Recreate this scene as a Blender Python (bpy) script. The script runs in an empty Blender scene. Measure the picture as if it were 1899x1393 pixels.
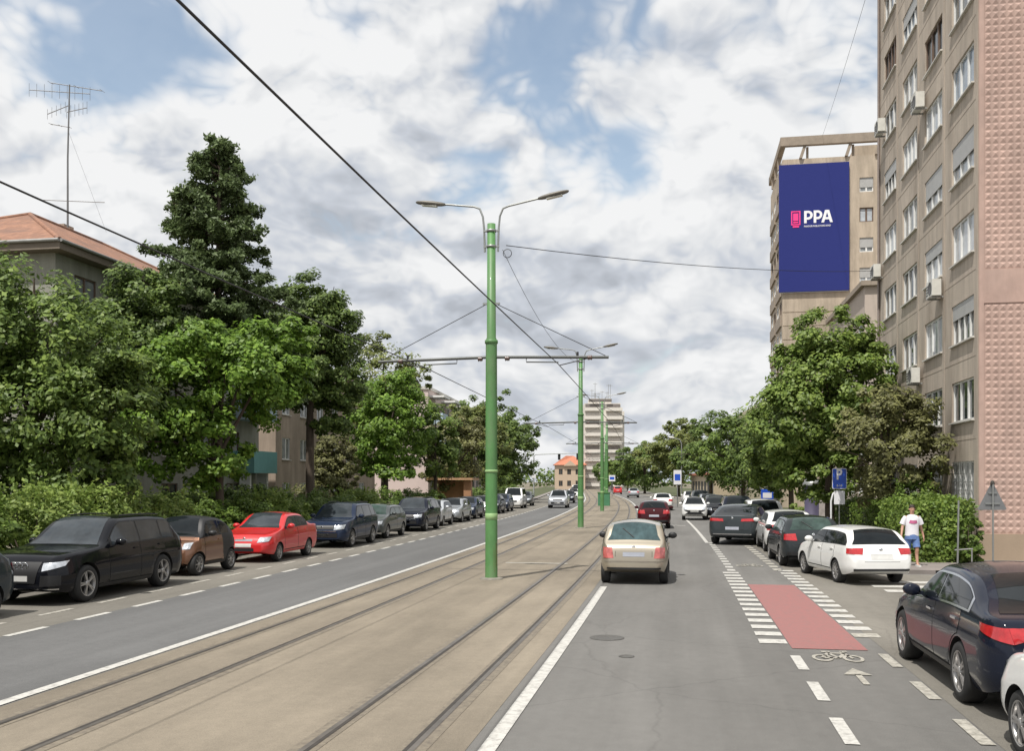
import bpy, bmesh, math, random
import numpy as np
from mathutils import Vector, Matrix
R = math.radians
random.seed(7); rng = np.random.default_rng(7)
SC = bpy.context.scene
COL = SC.collection

# ------------------------------------------------------------------ camera
YAW = math.atan(315.5/1800)
sY, cY = math.sin(YAW), math.cos(YAW)
cd = bpy.data.cameras.new('camera'); cam = bpy.data.objects.new('camera', cd); COL.objects.link(cam)
cam.location = (0, 0, 2.5); cam.rotation_euler = (R(90), 0, YAW)
cd.sensor_width = 36; cd.lens = 36*1800/1899; cd.shift_y = 196.5/1899
cd.clip_start = .1; cd.clip_end = 4000
SC.camera = cam

def direction(u, v):            # world direction seen at a photo pixel (used for the cloud gaps)
    x, y, z = (u-949.5)/1800, 1.0, (893-v)/1800
    d = Vector((cY*x - sY*y, sY*x + cY*y, z)); d.normalize(); return d

# ------------------------------------------------------------------ world: sky + broken cumulus
SUN_AZ = (-.40, -.9165); SUN_EL = R(62)
W = bpy.data.worlds.new('World'); SC.world = W; W.use_nodes = True
nt = W.node_tree; N = nt.nodes; LK = nt.links; N.clear()
def nd(t, **k):
    n = N.new(t)
    for a, b in k.items(): setattr(n, a, b)
    return n
def mth(op, a, b=None, c=None, clamp=False):
    n = nd('ShaderNodeMath', operation=op, use_clamp=clamp)
    for i, x in enumerate((a, b, c)):
        if x is None: continue
        if isinstance(x, (int, float)): n.inputs[i].default_value = x
        else: LK.new(x, n.inputs[i])
    return n.outputs[0]
out = nd('ShaderNodeOutputWorld')
sky = nd('ShaderNodeTexSky', sky_type='NISHITA', sun_disc=False, sun_elevation=SUN_EL, sun_rotation=math.atan2(SUN_AZ[0], SUN_AZ[1]) % (2*math.pi), air_density=1.0, dust_density=1.5, ozone_density=1.2)
tc = nd('ShaderNodeTexCoord'); sep = nd('ShaderNodeSeparateXYZ'); LK.new(tc.outputs['Generated'], sep.inputs[0])
zp = mth('MULTIPLY', mth('POWER', mth('MAXIMUM', sep.outputs[2], 0.0), .88), 1.45)
def comb(x, y, z):
    n = nd('ShaderNodeCombineXYZ'); LK.new(x, n.inputs[0]); LK.new(y, n.inputs[1]); LK.new(z, n.inputs[2]); return n.outputs[0]
def noise(vec, scale, detail, rough, dist=0.0):
    n = nd('ShaderNodeTexNoise'); n.inputs['Scale'].default_value = scale; n.inputs['Detail'].default_value = detail
    n.inputs['Roughness'].default_value = rough; n.inputs['Distortion'].default_value = dist; LK.new(vec, n.inputs['Vector']); return n.outputs[0]
P0 = comb(sep.outputs[0], sep.outputs[1], zp)
P1 = comb(sep.outputs[0], sep.outputs[1], mth('ADD', zp, .035))
def body_(vec):                  # billowing cumulus lumps: folded noise octaves over a broad base
    w_ = nd('ShaderNodeTexNoise'); w_.inputs['Scale'].default_value = 5.0; w_.inputs['Detail'].default_value = 2; LK.new(vec, w_.inputs['Vector'])
    a = nd('ShaderNodeVectorMath', operation='MULTIPLY_ADD'); LK.new(w_.outputs[1], a.inputs[0]); a.inputs[1].default_value = (.12, .12, .12); LK.new(vec, a.inputs[2])
    acc = mth('MULTIPLY', noise(vec, 3.2, 6.0, .5), .70)
    for sc, am in ((7.5, .34), (15.0, .22), (31.0, .13), (64.0, .08)):
        acc = mth('ADD', acc, mth('MULTIPLY', mth('ABSOLUTE', mth('SUBTRACT', noise(a.outputs[0], sc, 0.0, .5), .5)), am*1.9))
    return acc
n0 = body_(P0); n1 = body_(P1)
big = noise(P0, 2.1, 3.0, .5)
fine = noise(P0, 15.0, 7.0, .58)
def blobs(acc, items):
    for (u, v, rad, w) in items:
        d = direction(u, v)
        dot = nd('ShaderNodeVectorMath', operation='DOT_PRODUCT'); LK.new(tc.outputs['Generated'], dot.inputs[0]); dot.inputs[1].default_value = d
        mr = nd('ShaderNodeMapRange', interpolation_type='SMOOTHSTEP'); LK.new(dot.outputs['Value'], mr.inputs[0])
        mr.inputs[1].default_value = math.cos(R(rad)); mr.inputs[2].default_value = 1.0; mr.inputs[3].default_value = 0; mr.inputs[4].default_value = w
        acc = mth('ADD', acc, mr.outputs[0])
    return acc
cov = mth('ADD', mth('MULTIPLY', mth('SUBTRACT', n0, .47), 2.4), 0.86)
cov = mth('ADD', cov, mth('MULTIPLY', mth('SUBTRACT', fine, .5), .35))
cov = blobs(cov, [(70, 40, 6.8, -.70), (330, 85, 5.0, -.68), (200, 10, 4.5, -.35), (960, 130, 4.0, -.58), (1130, 40, 4.0, -.58), (1010, 20, 3.5, -.35), (1040, 190, 2.6, -.35),
                  (890, 340, 3.4, -.62), (1100, 330, 4.6, -.70), (1230, 290, 3.8, -.60), (1560, 90, 3.2, -.15), (620, 20, 3.0, -.30), (980, 600, 6, .25), (400, 400, 6, .2)])
mask = nd('ShaderNodeMapRange', interpolation_type='SMOOTHSTEP'); LK.new(cov, mask.inputs[0]); mask.inputs[1].default_value = .10; mask.inputs[2].default_value = .74; mask.inputs[3].default_value = .10
# sunlit tops / grey undersides from how the cloud thins upward
rel = mth('MULTIPLY', mth('SUBTRACT', n0, n1), 2.5)
br = mth('ADD', mth('ADD', rel, .645), mth('MULTIPLY', mth('SUBTRACT', big, .5), -1.1))
br = mth('ADD', br, mth('MULTIPLY', mth('SUBTRACT', fine, .5), .55))
br = blobs(br, [(560, 440, 8, -.22), (800, 560, 7, -.12), (1130, 690, 9, -.22), (1450, 470, 5, -.10), (300, 330, 7, -.10), (1000, 560, 4, -.08), (130, 190, 6, .22), (560, 150, 7, .24), (450, 320, 5, .14), (1240, 400, 5, .20), (1220, 570, 3.4, .22), (760, 450, 5, .12), (960, 400, 3, .15), (1560, 330, 6, .10)])
hz = nd('ShaderNodeMapRange'); LK.new(sep.outputs[2], hz.inputs[0]); hz.inputs[1].default_value = 0; hz.inputs[2].default_value = .30; hz.inputs[3].default_value = -.10; hz.inputs[4].default_value = .08
br = mth('ADD', br, hz.outputs[0], clamp=True)
ramp = nd('ShaderNodeValToRGB'); LK.new(br, ramp.inputs[0])
el = ramp.color_ramp.elements
el[0].position = .0; el[0].color = (.46, .49, .54, 1); el[1].position = .95; el[1].color = (.90, .905, .91, 1)
e = el.new(.36); e.color = (.60, .635, .695, 1); e = el.new(.62); e.color = (.765, .78, .80, 1)
skyc = nd('ShaderNodeMix', data_type='RGBA', blend_type='MULTIPLY'); skyc.inputs[0].default_value = 1
LK.new(sky.outputs[0], skyc.inputs[6]); skyc.inputs[7].default_value = (.225, .202, .170, 1)
mix = nd('ShaderNodeMix', data_type='RGBA'); LK.new(mask.outputs[0], mix.inputs[0]); LK.new(skyc.outputs[2], mix.inputs[6]); LK.new(ramp.outputs[0], mix.inputs[7])
bg = nd('ShaderNodeBackground'); bg.inputs[1].default_value = 1.0
LK.new(mix.outputs[2], bg.inputs[0]); LK.new(bg.outputs[0], out.inputs[0])

# ------------------------------------------------------------------ sun, exposure
sd = bpy.data.lights.new('sun', 'SUN'); sun = bpy.data.objects.new('sun', sd); COL.objects.link(sun)
sd.energy = 4.9; sd.angle = R(.6); sd.color = (1.0, .955, .89)
sun.rotation_euler = Vector((-SUN_AZ[0]*math.cos(SUN_EL), -SUN_AZ[1]*math.cos(SUN_EL), -math.sin(SUN_EL))).to_track_quat('-Z', 'Y').to_euler()
SC.view_settings.view_transform = 'Standard'; SC.view_settings.look = 'None'; SC.view_settings.exposure = 0; SC.view_settings.gamma = 1
SC.cycles.max_bounces = 6; SC.cycles.transparent_max_bounces = 8

# ------------------------------------------------------------------ helpers
def off(y):                     # the street bends gently to the left
    if y <= 12: return 0.0
    if y <= 150: return -.00038*(y-12)**2
    return -.00038*138**2 - 2*.00038*138*(y-150)
def bend(y): return math.atan(2*.00038*(min(max(y, 12), 150)-12))
def lin(h):
    h = h.lstrip('#'); c = [int(h[i:i+2], 16)/255 for i in (0, 2, 4)]
    return tuple(x/12.92 if x <= .04045 else ((x+.055)/1.055)**2.4 for x in c)
MATS = {}
def mat(name, col=(.5, .5, .5), rough=.6, metal=0.0, var=.12, vs=3.0, bump=0.0, bs=30.0, coat=0.0, spec=.5, stretch=None, col2=None, vs2=.6, streak=0.0):
    if name in MATS: return MATS[name]
    m = bpy.data.materials.new(name); m.use_nodes = True; t = m.node_tree; b = t.nodes['Principled BSDF']
    b.inputs['Roughness'].default_value = rough; b.inputs['Metallic'].default_value = metal
    b.inputs['Coat Weight'].default_value = coat; b.inputs['Coat Roughness'].default_value = .03
    b.inputs['Specular IOR Level'].default_value = spec
    c = t.nodes.new('ShaderNodeTexCoord'); mp = t.nodes.new('ShaderNodeMapping'); t.links.new(c.outputs['Object'], mp.inputs[0])
    if stretch: mp.inputs['Scale'].default_value = stretch
    n = t.nodes.new('ShaderNodeTexNoise'); n.inputs['Scale'].default_value = vs; n.inputs['Detail'].default_value = 6; n.inputs['Roughness'].default_value = .65
    t.links.new(mp.outputs[0], n.inputs['Vector'])
    r = t.nodes.new('ShaderNodeValToRGB'); t.links.new(n.outputs[0], r.inputs[0])
    r.color_ramp.elements[0].position = .3; r.color_ramp.elements[1].position = .7
    r.color_ramp.elements[0].color = tuple(x*(1-var) for x in col)+(1,); r.color_ramp.elements[1].color = tuple(min(1, x*(1+var)) for x in col)+(1,)
    last = r.outputs[0]
    if col2:
        n2 = t.nodes.new('ShaderNodeTexNoise'); n2.inputs['Scale'].default_value = vs2; n2.inputs['Detail'].default_value = 5; n2.inputs['Roughness'].default_value = .7
        t.links.new(mp.outputs[0], n2.inputs['Vector'])
        mr = t.nodes.new('ShaderNodeMapRange'); t.links.new(n2.outputs[0], mr.inputs[0]); mr.inputs[1].default_value = .48; mr.inputs[2].default_value = .68
        mx = t.nodes.new('ShaderNodeMix'); mx.data_type = 'RGBA'; t.links.new(mr.outputs[0], mx.inputs[0]); t.links.new(last, mx.inputs[6]); mx.inputs[7].default_value = tuple(col2)+(1,)
        last = mx.outputs[2]
    if streak:                  # rain streaks and soot running down a wall
        m3 = t.nodes.new('ShaderNodeMapping'); m3.inputs['Scale'].default_value = (1, 1, .16); t.links.new(c.outputs['Object'], m3.inputs[0]); n3 = t.nodes.new('ShaderNodeTexNoise'); n3.inputs['Scale'].default_value = 1.7; n3.inputs['Detail'].default_value = 7; n3.inputs['Roughness'].default_value = .7; t.links.new(m3.outputs[0], n3.inputs['Vector'])
        r3 = t.nodes.new('ShaderNodeMapRange'); t.links.new(n3.outputs[0], r3.inputs[0]); r3.inputs[1].default_value = .38; r3.inputs[2].default_value = .62; r3.inputs[3].default_value = 1-streak; r3.inputs[4].default_value = 1+streak*.35
        x3 = t.nodes.new('ShaderNodeMix'); x3.data_type = 'RGBA'; x3.blend_type = 'MULTIPLY'; x3.inputs[0].default_value = 1; t.links.new(last, x3.inputs[6]); t.links.new(r3.outputs[0], x3.inputs[7]); last = x3.outputs[2]
    t.links.new(last, b.inputs['Base Color'])
    if bump:
        nb = t.nodes.new('ShaderNodeTexNoise'); nb.inputs['Scale'].default_value = bs; nb.inputs['Detail'].default_value = 4; t.links.new(c.outputs['Object'], nb.inputs['Vector'])
        bp = t.nodes.new('ShaderNodeBump'); bp.inputs['Strength'].default_value = bump; bp.inputs['Distance'].default_value = .02
        t.links.new(nb.outputs[0], bp.inputs['Height']); t.links.new(bp.outputs[0], b.inputs['Normal'])
    MATS[name] = m; return m
def leafmat(name, c1, c2, c3, trans=.35):
    if name in MATS: return MATS[name]
    m = bpy.data.materials.new(name); m.use_nodes = True; t = m.node_tree; t.nodes.clear()
    g = t.nodes.new('ShaderNodeNewGeometry'); r = t.nodes.new('ShaderNodeValToRGB'); t.links.new(g.outputs['Random Per Island'], r.inputs[0])
    e = r.color_ramp.elements; e[0].color = tuple(c1)+(1,); e[1].color = tuple(c3)+(1,); k = e.new(.5); k.color = tuple(c2)+(1,)
    c = t.nodes.new('ShaderNodeTexCoord'); n = t.nodes.new('ShaderNodeTexNoise'); n.inputs['Scale'].default_value = .9; n.inputs['Detail'].default_value = 3
    t.links.new(c.outputs['Object'], n.inputs['Vector'])
    mr = t.nodes.new('ShaderNodeMapRange'); t.links.new(n.outputs[0], mr.inputs[0]); mr.inputs[1].default_value = .3; mr.inputs[2].default_value = .7; mr.inputs[3].default_value = .7; mr.inputs[4].default_value = 1.25
    mx = t.nodes.new('ShaderNodeMix'); mx.data_type = 'RGBA'; mx.blend_type = 'MULTIPLY'; mx.inputs[0].default_value = 1
    t.links.new(r.outputs[0], mx.inputs[6]); t.links.new(mr.outputs[0], mx.inputs[7])
    d = t.nodes.new('ShaderNodeBsdfPrincipled'); d.inputs['Roughness'].default_value = .5; d.inputs['Specular IOR Level'].default_value = .35
    tr = t.nodes.new('ShaderNodeBsdfTranslucent'); ms = t.nodes.new('ShaderNodeMixShader'); ms.inputs[0].default_value = trans
    o = t.nodes.new('ShaderNodeOutputMaterial')
    t.links.new(mx.outputs[2], d.inputs['Base Color']); t.links.new(mx.outputs[2], tr.inputs[0])
    t.links.new(d.outputs[0], ms.inputs[1]); t.links.new(tr.outputs[0], ms.inputs[2]); t.links.new(ms.outputs[0], o.inputs[0])
    MATS[name] = m; return m

class MB:
    """collects faces; build() links them as one mesh object"""
    def __init__(s): s.v = []; s.f = []; s.m = []; s.smooth = []
    def add(s, vs, fs, m=0, smooth=False):
        o = len(s.v); s.v += [tuple(p) for p in vs]
        for f in fs: s.f.append([o+i for i in f]); s.m.append(m); s.smooth.append(smooth)
        return s
    def box(s, x0, x1, y0, y1, z0, z1, m=0):
        return s.obox((0, 0, 0), (1, 0, 0), (0, 1, 0), (0, 0, 1), x0, x1, y0, y1, z0, z1, m)
    def obox(s, o, u, v, w, a0, a1, b0, b1, c0, c1, m=0):
        o, u, v, w = map(Vector, (o, u, v, w))
        p = [o+u*a+v*b+w*c for c in (c0, c1) for b in (b0, b1) for a in (a0, a1)]
        return s.add(p, [(0, 2, 3, 1), (4, 5, 7, 6), (0, 1, 5, 4), (2, 6, 7, 3), (0, 4, 6, 2), (1, 3, 7, 5)], m)
    def quad(s, a, b, c, d, m=0): return s.add([a, b, c, d], [(0, 1, 2, 3)], m)
    def tube(s, pts, rad, n=8, m=0, caps=True):
        pts = [Vector(p) for p in pts]
        if isinstance(rad, (int, float)): rad = [rad]*len(pts)
        rings = []; prev = None
        for i, p in enumerate(pts):
            t = (pts[min(i+1, len(pts)-1)]-pts[max(i-1, 0)]).normalized()
            a = prev if prev is not None else (Vector((1, 0, 0)) if abs(t.x) < .8 else Vector((0, 1, 0)))
            a = (a - t*a.dot(t)).normalized(); b = t.cross(a); prev = a
            rings.append([p+(a*math.cos(2*math.pi*k/n)+b*math.sin(2*math.pi*k/n))*rad[i] for k in range(n)])
        vs = [q for r in rings for q in r]; fs = []
        for i in range(len(pts)-1):
            for k in range(n): fs.append((i*n+k, i*n+(k+1) % n, (i+1)*n+(k+1) % n, (i+1)*n+k))
        s.add(vs, fs, m, True)
        if caps: s.add(rings[0], [tuple(reversed(range(n)))], m); s.add(rings[-1], [tuple(range(n))], m)
        return s
    def lathe(s, c, ax, prof, n=24, m=0, smooth=True):
        """prof: (r, h) along axis ax from c"""
        c = Vector(c); ax = Vector(ax).normalized(); a = Vector((1, 0, 0)) if abs(ax.x) < .8 else Vector((0, 0, 1))
        a = (a-ax*a.dot(ax)).normalized(); b = ax.cross(a)
        vs = [c+ax*h+(a*math.cos(2*math.pi*k/n)+b*math.sin(2*math.pi*k/n))*r for (r, h) in prof for k in range(n)]
        fs = [(i*n+k, i*n+(k+1) % n, (i+1)*n+(k+1) % n, (i+1)*n+k) for i in range(len(prof)-1) for k in range(n)]
        return s.add(vs, fs, m, smooth)
    def prism(s, poly, o, u, v, w, d0, d1, m=0):
        o, u, v, w = map(Vector, (o, u, v, w)); n = len(poly)
        A = [o+u*a+v*b+w*d0 for a, b in poly]; B = [o+u*a+v*b+w*d1 for a, b in poly]
        s.add(A+B, [tuple(range(n))[::-1], tuple(range(n, 2*n))]+[(i, (i+1) % n, n+(i+1) % n, n+i) for i in range(n)], m); return s
    def grid(s, P, m=0, smooth=True):
        a, b = P.shape[:2]; return s.add([tuple(map(float, p)) for p in P.reshape(-1, 3)], [(i*b+j, i*b+j+1, (i+1)*b+j+1, (i+1)*b+j) for i in range(a-1) for j in range(b-1)], m, smooth)
    def mesh(s, name, mats):
        me = bpy.data.meshes.new(name); me.from_pydata(s.v, [], s.f)
        for x in (mats if isinstance(mats, (list, tuple)) else [mats]): me.materials.append(x)
        me.polygons.foreach_set('material_index', s.m); me.polygons.foreach_set('use_smooth', s.smooth); me.update(); return me
    def build(s, name, mats, parent=None): return link(name, s.mesh(name, mats), parent)
def link(name, me, parent=None, loc=None):
    o = bpy.data.objects.new(name, me); COL.objects.link(o)
    if parent: o.parent = parent
    if loc: o.location = loc
    return o
def tag(o, label=None, cat=None, group=None, kind=None):
    for k, v in (('label', label), ('category', cat), ('group', group), ('kind', kind)):
        if v: o[k] = v
    return o
def thing(name, label, cat, loc=(0, 0, 0), rz=0, group=None):
    o = bpy.data.objects.new(name, None); COL.objects.link(o); o.location = loc; o.rotation_euler = (0, 0, rz); o.empty_display_size = .2
    return tag(o, label, cat, group)
_txt = {}
def text_mesh(txt, width, height, bold=0.0, depth=.01):
    """flat lettering in the XZ plane, facing -Y, lower-left at the origin"""
    cu = bpy.data.curves.new('lettering', 'FONT'); cu.body = txt; cu.size = 1; cu.offset = bold; cu.extrude = .02; cu.resolution_u = 3
    o = bpy.data.objects.new('lettering', cu); COL.objects.link(o)
    dg = bpy.context.evaluated_depsgraph_get(); me = bpy.data.meshes.new_from_object(o.evaluated_get(dg)); bpy.data.objects.remove(o)
    co = np.array([v.co[:] for v in me.vertices]); mn = co.min(0); mx = co.max(0)
    for v in me.vertices:
        x = (v.co.x-mn[0])/(mx[0]-mn[0])*width; z = (v.co.y-mn[1])/(mx[1]-mn[1])*height; y = -depth*(v.co.z-mn[2])/(mx[2]-mn[2])
        v.co = (x, y, z)
    me.materials.clear(); return me

# ------------------------------------------------------------------ ground, road, markings
def asphalt(name, base, var=.10, warm=(1, 1, 1), crack=True):
    m = bpy.data.materials.new(name); m.use_nodes = True; t = m.node_tree; b = t.nodes['Principled BSDF']; b.inputs['Roughness'].default_value = .85; b.inputs['Specular IOR Level'].default_value = .3
    c = t.nodes.new('ShaderNodeTexCoord')
    def nz(scale, detail, rough, st=None, lo=.35, hi=.65, a=1-var, bb=1+var):
        v = c.outputs['Object']
        if st:
            mp = t.nodes.new('ShaderNodeMapping'); mp.inputs['Scale'].default_value = st; t.links.new(v, mp.inputs[0]); v = mp.outputs[0]
        n = t.nodes.new('ShaderNodeTexNoise'); n.inputs['Scale'].default_value = scale; n.inputs['Detail'].default_value = detail; n.inputs['Roughness'].default_value = rough; t.links.new(v, n.inputs['Vector'])
        r = t.nodes.new('ShaderNodeMapRange'); t.links.new(n.outputs[0], r.inputs[0]); r.inputs[1].default_value = lo; r.inputs[2].default_value = hi; r.inputs[3].default_value = a; r.inputs[4].default_value = bb; return r.outputs[0]
    def mul(a, x):
        n = t.nodes.new('ShaderNodeMath'); n.operation = 'MULTIPLY'; t.links.new(a, n.inputs[0]); t.links.new(x, n.inputs[1]); return n.outputs[0]
    f = mul(nz(.5, 5, .6, (1, .35, 1)), mul(nz(85, 3, .75, None, .3, .7, .78, 1.22), nz(5.5, 6, .7, None, .3, .7, .93, 1.07)))
    f = mul(f, nz(1.6, 4, .6, (1, .03, 1), .4, .62, .93, 1.05))      # wheel-path streaks along the street
    f = mul(f, nz(.16, 2, .4, (1, .5, 1), .5, .53, 1.0, .93))        # repaired patches
    if crack:
        vo = t.nodes.new('ShaderNodeTexVoronoi'); vo.feature = 'DISTANCE_TO_EDGE'; vo.inputs['Scale'].default_value = .33
        n = t.nodes.new('ShaderNodeTexNoise'); n.inputs['Scale'].default_value = 2.5; n.inputs['Detail'].default_value = 5; t.links.new(c.outputs['Object'], n.inputs['Vector'])
        mx = t.nodes.new('ShaderNodeMix'); mx.data_type = 'RGBA'; mx.inputs[0].default_value = .22; t.links.new(c.outputs['Object'], mx.inputs[6]); t.links.new(n.outputs[1], mx.inputs[7])
        t.links.new(mx.outputs[2], vo.inputs['Vector'])
        r = t.nodes.new('ShaderNodeMapRange'); t.links.new(vo.outputs[0], r.inputs[0]); r.inputs[1].default_value = .0; r.inputs[2].default_value = .007; r.inputs[3].default_value = .86; r.inputs[4].default_value = 1
        f = mul(f, r.outputs[0])
    mc = t.nodes.new('ShaderNodeMix'); mc.data_type = 'RGBA'; mc.blend_type = 'MULTIPLY'; mc.inputs[0].default_value = 1
    mc.inputs[6].default_value = (base*warm[0], base*warm[1], base*warm[2], 1); t.links.new(f, mc.inputs[7]); t.links.new(mc.outputs[2], b.inputs['Base Color'])
    nb = t.nodes.new('ShaderNodeTexNoise'); nb.inputs['Scale'].default_value = 160; t.links.new(c.outputs['Object'], nb.inputs['Vector'])
    bp = t.nodes.new('ShaderNodeBump'); bp.inputs['Strength'].default_value = .35; bp.inputs['Distance'].default_value = .01; t.links.new(nb.outputs[0], bp.inputs['Height']); t.links.new(bp.outputs[0], b.inputs['Normal'])
    MATS[name] = m; return m
ASPH = asphalt('asphalt', .152, .09, (1.03, 1.0, .94))
ASPH2 = asphalt('asphalt_parking', .165, .12, (1.07, 1.0, .86))
ASPHL = asphalt('asphalt_smooth', .128, .06, (1.0, 1.0, .99), crack=False)
BED = asphalt('tram_concrete', .190, .20, (1.13, .97, .745), crack=False)
def paintmat(name, col, wear=(.50, .62), under=(.15, .148, .14)):
    m = bpy.data.materials.new(name); m.use_nodes = True; t = m.node_tree; b = t.nodes['Principled BSDF']; b.inputs['Roughness'].default_value = .7
    c = t.nodes.new('ShaderNodeTexCoord'); n = t.nodes.new('ShaderNodeTexNoise'); n.inputs['Scale'].default_value = 9; n.inputs['Detail'].default_value = 8; n.inputs['Roughness'].default_value = .75; t.links.new(c.outputs['Object'], n.inputs['Vector'])
    r = t.nodes.new('ShaderNodeMapRange'); t.links.new(n.outputs[0], r.inputs[0]); r.inputs[1].default_value = wear[0]; r.inputs[2].default_value = wear[1]
    x = t.nodes.new('ShaderNodeMix'); x.data_type = 'RGBA'; t.links.new(r.outputs[0], x.inputs[0]); x.inputs[6].default_value = tuple(col)+(1,); x.inputs[7].default_value = tuple(under)+(1,); t.links.new(x.outputs[2], b.inputs['Base Color'])
    MATS[name] = m; return m
LINE = paintmat('line_paint', (.50, .49, .455), (.46, .74), (.20, .19, .175)); LINEW = paintmat('line_paint_worn', (.42, .40, .35), (.44, .66), (.165, .155, .13))
FAINT = paintmat('line_paint_faint', (.40, .38, .33), (.42, .70), (.165, .155, .13))
REDP = paintmat('red_lane_paint', (.29, .12, .112), (.42, .74), (.20, .125, .115))
def strip_mb(mb, x0, x1, y0, y1, z, m=0, step=3.0):
    n = max(1, int((y1-y0)/step)); ys = [y0+(y1-y0)*i/n for i in range(n+1)]
    vs = [(x+off(y), y, z) for y in ys for x in (x0, x1)]
    return mb.add(vs, [(2*i, 2*i+1, 2*i+3, 2*i+2) for i in range(n)], m)
def strip(name, x0, x1, y0, y1, z, m): return tag(strip_mb(MB(), x0, x1, y0, y1, z).build(name, m), kind='structure')
GROUND = mat('ground_soil', (.16, .14, .10), .9, var=.25, vs=.4, bump=.3, bs=8)
PAVE = mat('pavement_concrete', (.215, .19, .175), .85, var=.14, vs=1.2, bump=.2, bs=40, col2=(.16, .145, .13), vs2=.5)
KERB = mat('kerb_stone', (.24, .23, .21), .8, var=.15, vs=4)
tag(MB().box(-1500, 1500, -300, 2500, -1.0, -.03).build('ground', GROUND), kind='structure')
strip('road', -14.4, 40.0, -12, 27.6, 0, ASPH); strip('road', -14.4, 5.6, 27.6, 420, 0, ASPH)
strip('left_carriageway', -10.75, -7.62, -12, 420, .004, ASPHL)
strip('parking_lane', -14.38, -10.75, -12, 420, .004, ASPH2)
tag(strip_mb(strip_mb(MB(), 2.95, 14, -12, 27.4, .004), 2.95, 5.58, 27.4, 420, .004).build('parking_lane', ASPH2), kind='structure')
strip('tram_bed', -7.42, -1.98, -12, 420, .004, BED)
RAILD = mat('rail_groove', (.040, .034, .028), .7, var=.3, vs=6); RAILS = mat('rail_steel', (.17, .15, .13), .45, .6, var=.3, vs=3)
TAR = paintmat('rail_joint_tar', (.205, .175, .130), (.40, .66), (.115, .096, .075))
tb = MB(); rb = MB(); gb = MB()
for xr, sg in ((-6.94, 1), (-5.94, -1), (-3.47, 1), (-2.47, -1)):
    strip_mb(tb, xr-.13, xr+.14, -12, 330, .008); strip_mb(rb, xr-.03, xr+.03, -12, 330, .012); a = xr+sg*.052; strip_mb(gb, a-.022, a+.022, -12, 330, .0125)
tag(tb.build('rail_joint', TAR), kind='structure'); tag(rb.build('tram_track', RAILS), kind='structure'); tag(gb.build('tram_track', RAILD), kind='structure')
strip('kerb', -14.62, -14.4, -12, 420, .12, KERB); tag(strip_mb(strip_mb(MB(), -14.4, -14.399, -12, 420, .12), -14.4, -14.399, -12, 420, 0).build('kerb', KERB), kind='structure')
def raised(name, x0, x1, y0, y1, h, m):
    b = MB(); strip_mb(b, x0, x1, y0, y1, h); n = max(1, int((y1-y0)/3)); ys = [y0+(y1-y0)*i/n for i in range(n+1)]
    for x in (x0, x1):
        vs = [(x+off(y), y, z) for y in ys for z in (-.02, h)]; b.add(vs, [(2*i, 2*i+1, 2*i+3, 2*i+2) for i in range(n)])
    for y in (y0, y1): b.quad((x0+off(y), y, -.02), (x1+off(y), y, -.02), (x1+off(y), y, h), (x0+off(y), y, h))
    return tag(b.build(name, m), kind='structure')
raised('pavement', -15.3, -14.62, -12, 420, .115, PAVE)
raised('lawn', -23.5, -15.3, -12, 420, .10, mat('lawn_soil', (.06, .07, .025), .95, var=.4, vs=1.5, bump=.5, bs=15))
raised('kerb', 5.6, 5.78, 27.6, 420, .12, KERB)
raised('pavement', 5.78, 6.9, 27.6, 420, .11, PAVE)
tag(MB().box(6.7, 40, 27.6, 31.5, -.02, .105).build('pavement', PAVE), kind='structure')
raised('lawn', 6.9, 30, 31.6, 420, .09, MATS['lawn_soil'])
# painted lines
strip('lane_line', -7.62, -7.46, -12, 330, .010, LINE)
strip('lane_line', -1.86, -1.70, -12, 23.0, .010, LINE); strip('lane_line', -1.86, -1.70, 31, 330, .010, LINE)
db = MB(); db2 = MB(); y = 8.38
while y < 110:
    strip_mb(db, -10.78, -10.64, y, y+1.02, .010); y += 1.86
y = 8.6
while y < 80:
    strip_mb(db2, -11.80, -11.68, y, y+1.0, .010); y += 1.9
tag(db.build('lane_dashes', LINE), kind='structure'); tag(db2.build('lane_dashes', LINEW), kind='structure')
db = MB(); y = 12.4
for y in (7.75, 9.6, 11.46, 13.3): strip_mb(db, 1.52, 1.66, y, y+1.05, .010)
for y in (7.85, 9.8, 11.75, 13.7): strip_mb(db, 2.78, 2.92, y, y+1.0, .010, 1)
y = 15.38
while y < 27.6:
    strip_mb(db, 1.18, 1.60, y, y+.40, .010); strip_mb(db, 2.72, 3.14, y+.85, y+1.25, .010, 0 if y > 15.5 else 1); y += .765
while y < 40: strip_mb(db, 1.34, 1.56, y, y+.5, .010); strip_mb(db, 2.62, 2.86, y+.3, y+.9, .010, 1); y += 1.0
tag(db.build('lane_dashes', [LINE, LINEW]), kind='structure'); strip('lane_line', 1.22, 1.36, 40, 64, .010, LINE)
strip('cycle_lane', 1.62, 2.70, 14.98, 24.1, .008, REDP)
strip('stop_line', -.4, .9, 55.2, 55.6, .011, LINE); strip('stop_line', -5.2, -3.3, 29.1, 29.35, .010, FAINT)
zb = MB()
for i, y in enumerate((22.95, 23.95, 25.0)): zb.quad((4.55-.1*i, y, .011), (9.5, y, .011), (9.5, y+.5, .011), (4.55-.1*i, y+.5, .011))
tag(zb.build('zebra_crossing', LINE), kind='structure')
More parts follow.
